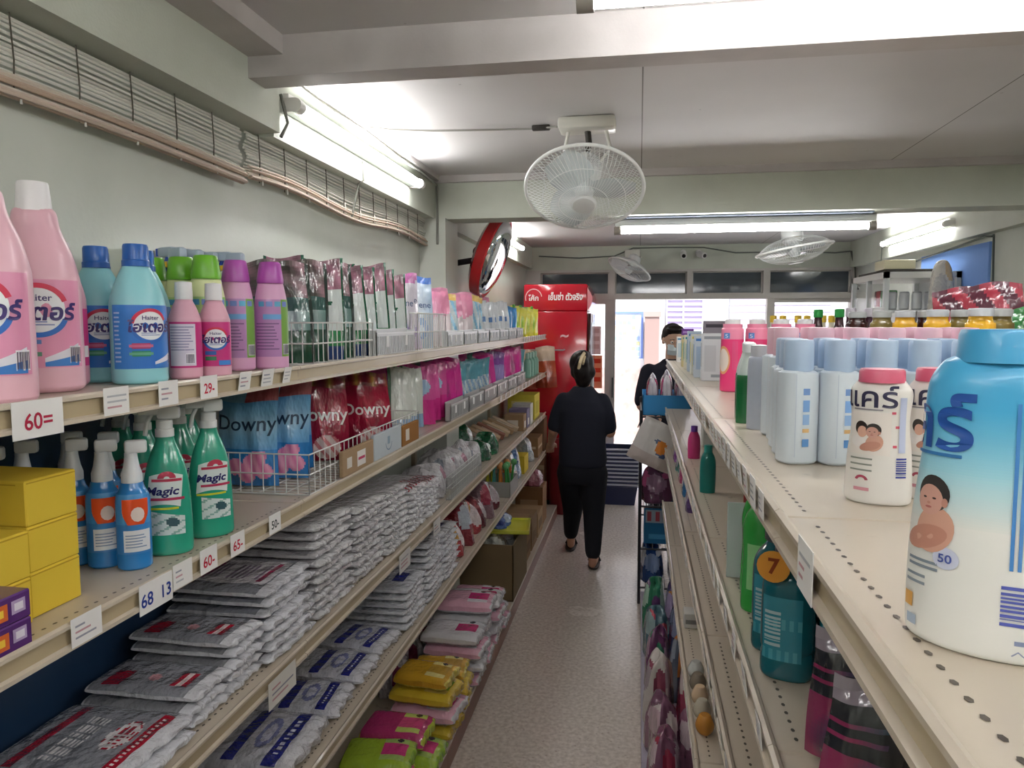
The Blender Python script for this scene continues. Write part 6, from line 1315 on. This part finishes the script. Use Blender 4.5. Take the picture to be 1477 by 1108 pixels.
m = M(); m.ball((-.012,.045,1.418), .094, '#888888', sz=1.0, sy=1.02); m.ball((-.008,-.035,1.375), .062, '#888888', sz=1.25); m.ball((.0,-.055,1.43), .048, '#888888'); m.ball((.004,-.02,1.47), .045, '#888888'); m.ball((.005,-.005,1.325), .066, '#888888', sz=1.1); m.ball((-.045,.02,1.36), .05, '#888888'); m.ball((.045,.01,1.36), .05, '#888888'); remesh(m.build('hair', HAIRM, t), .008, 5)
m = M(); m.tube([(-.022,-.085,1.39),(-.012,-.108,1.43),(.0,-.098,1.47),(.016,-.07,1.495)], .013, '#d8c6a0', 8, flat=.8); m.tube([(.0,-.075,1.40),(.012,-.104,1.435),(.02,-.085,1.475)], .009, '#cbb68e', 8); m.build('hair_clip', GLOSS, t)
eyes(t, B, .97)
for (a, z, tz) in (((.092,.055),0,0), ((-.119,.43),.0,0)):
    m = M(); m.lathe([(.001,0),(.9,0),(1,.008),(1,.016),(.001,.018)], '#3a2d28', 24, .044, .128, (a[0], a[1], .0), pw=2.6, caps=False); m.tube([(a[0]-.045,a[1]+.03,.018),(a[0]-.02,a[1]+.05,.062),(a[0]+.02,a[1]+.05,.062),(a[0]+.045,a[1]+.03,.018)], .009, '#2a2120', 8); m.build('sandal', RUBBER, t)
# man in mask behind the shelf end
mx_, my_ = .265, 6.0
t = thing('person', 'man in dark shirt wearing a pale face mask behind the middle shelving', 'person', (mx_, my_, 0))
m = M(); B = head(m, (0, -.02, 1.555), (.28, -1, -.22), 1.0)
limb(m, [(0,.02,1.36),(0,.0,1.48)], [.06,.055]); rings(m, [(.72,0,.02,.15,.10),(.85,0,.02,.155,.105),(1.05,0,.02,.165,.11),(1.25,0,.02,.19,.105),(1.34,0,.02,.16,.085),(1.39,0,.02,.08,.06)])
limb(m, [(-.19,.02,1.30),(-.235,.0,1.03),(-.15,-.2,.93)], [.06,.045,.028]); hand(m, (-.15,-.2,.93), (.4,-.8,0), (.3,.2,.9)); limb(m, [(.19,.02,1.30),(.235,.0,1.03),(.15,-.2,.93)], [.06,.045,.028]); hand(m, (.15,-.2,.93), (-.4,-.8,0), (-.3,.2,.9))
for s in (-1, 1): limb(m, [(s*.09,.02,.76),(s*.10,.01,.42),(s*.10,.03,.09)], [.09,.058,.036]); foot(m, (s*.10,.03,.09), (s*.115,-.15,.032))
remesh(m.build('body', SKINM, t), .0065, 4)
m = M(); rings(m, [(.74,0,.02,.175,.125),(.9,0,.02,.175,.125),(1.1,0,.02,.185,.128),(1.25,0,.02,.205,.122),(1.335,0,.02,.18,.10),(1.38,0,.02,.10,.075),(1.41,0,.015,.07,.07)])
for s in (-1, 1): limb(m, [(s*.18,.02,1.295),(s*.22,.01,1.15),(s*.232,.0,1.07)], [.076,.068,.066])
remesh(m.build('shirt', DKBL, t), .010, 8)
m = M(); rings(m, [(.70,0,.02,.16,.115),(.80,0,.02,.17,.12),(.86,0,.02,.165,.115)])
for s in (-1, 1): limb(m, [(s*.088,.02,.75),(s*.10,.01,.42),(s*.10,.03,.12)], [.102,.08,.066])
remesh(m.build('trousers', BLKT, t), .010, 8)
def HB(p, a, b, h): m.lathe([(max(1e-4, math.sin(PI*j/12)), -math.cos(PI*j/12)) for j in range(13)], '#888888', 18, tf=B @ Matrix.Translation(p) @ Matrix.Diagonal((a, b, h, 1)))
m = M(); HB((0,-.022,.052), .084, .094, .086); HB((0,.035,.10), .07, .055, .035); HB((-.05,-.03,.02), .035, .06, .05); HB((.05,-.03,.02), .035, .06, .05); remesh(m.build('hair', HAIRM, t), .008, 4)
m = M(); m.grid(lambda u, v: B @ Vector(((u-.5)*.125*(1-.12*abs(2*v-1)), .072+.042*math.cos((u-.5)*2.6)-.02*abs(2*v-1)-.008, -.10+.085*v)), 16, 10, '#c9d6da'); m.grid(lambda u, v: B @ Vector(((.5-u)*.125*(1-.12*abs(2*v-1)), .070+.042*math.cos((u-.5)*2.6)-.02*abs(2*v-1)-.008, -.10+.085*v)), 16, 10, '#c9d6da')
for s in (-1, 1): m.tube([B @ Vector((s*.06,.075,-.03)), B @ Vector((s*.082,.0,.005))], .002, '#dfe6e8', 5)
m.build('face_mask', FABRIC, t); eyes(t, B, 1.0)
for s in (-1, 1): M().rbox(s*.112-.045, s*.112+.045, -.19, .07, 0, .05, '#2a2626', .02).build('shoe', RUBBER, t)
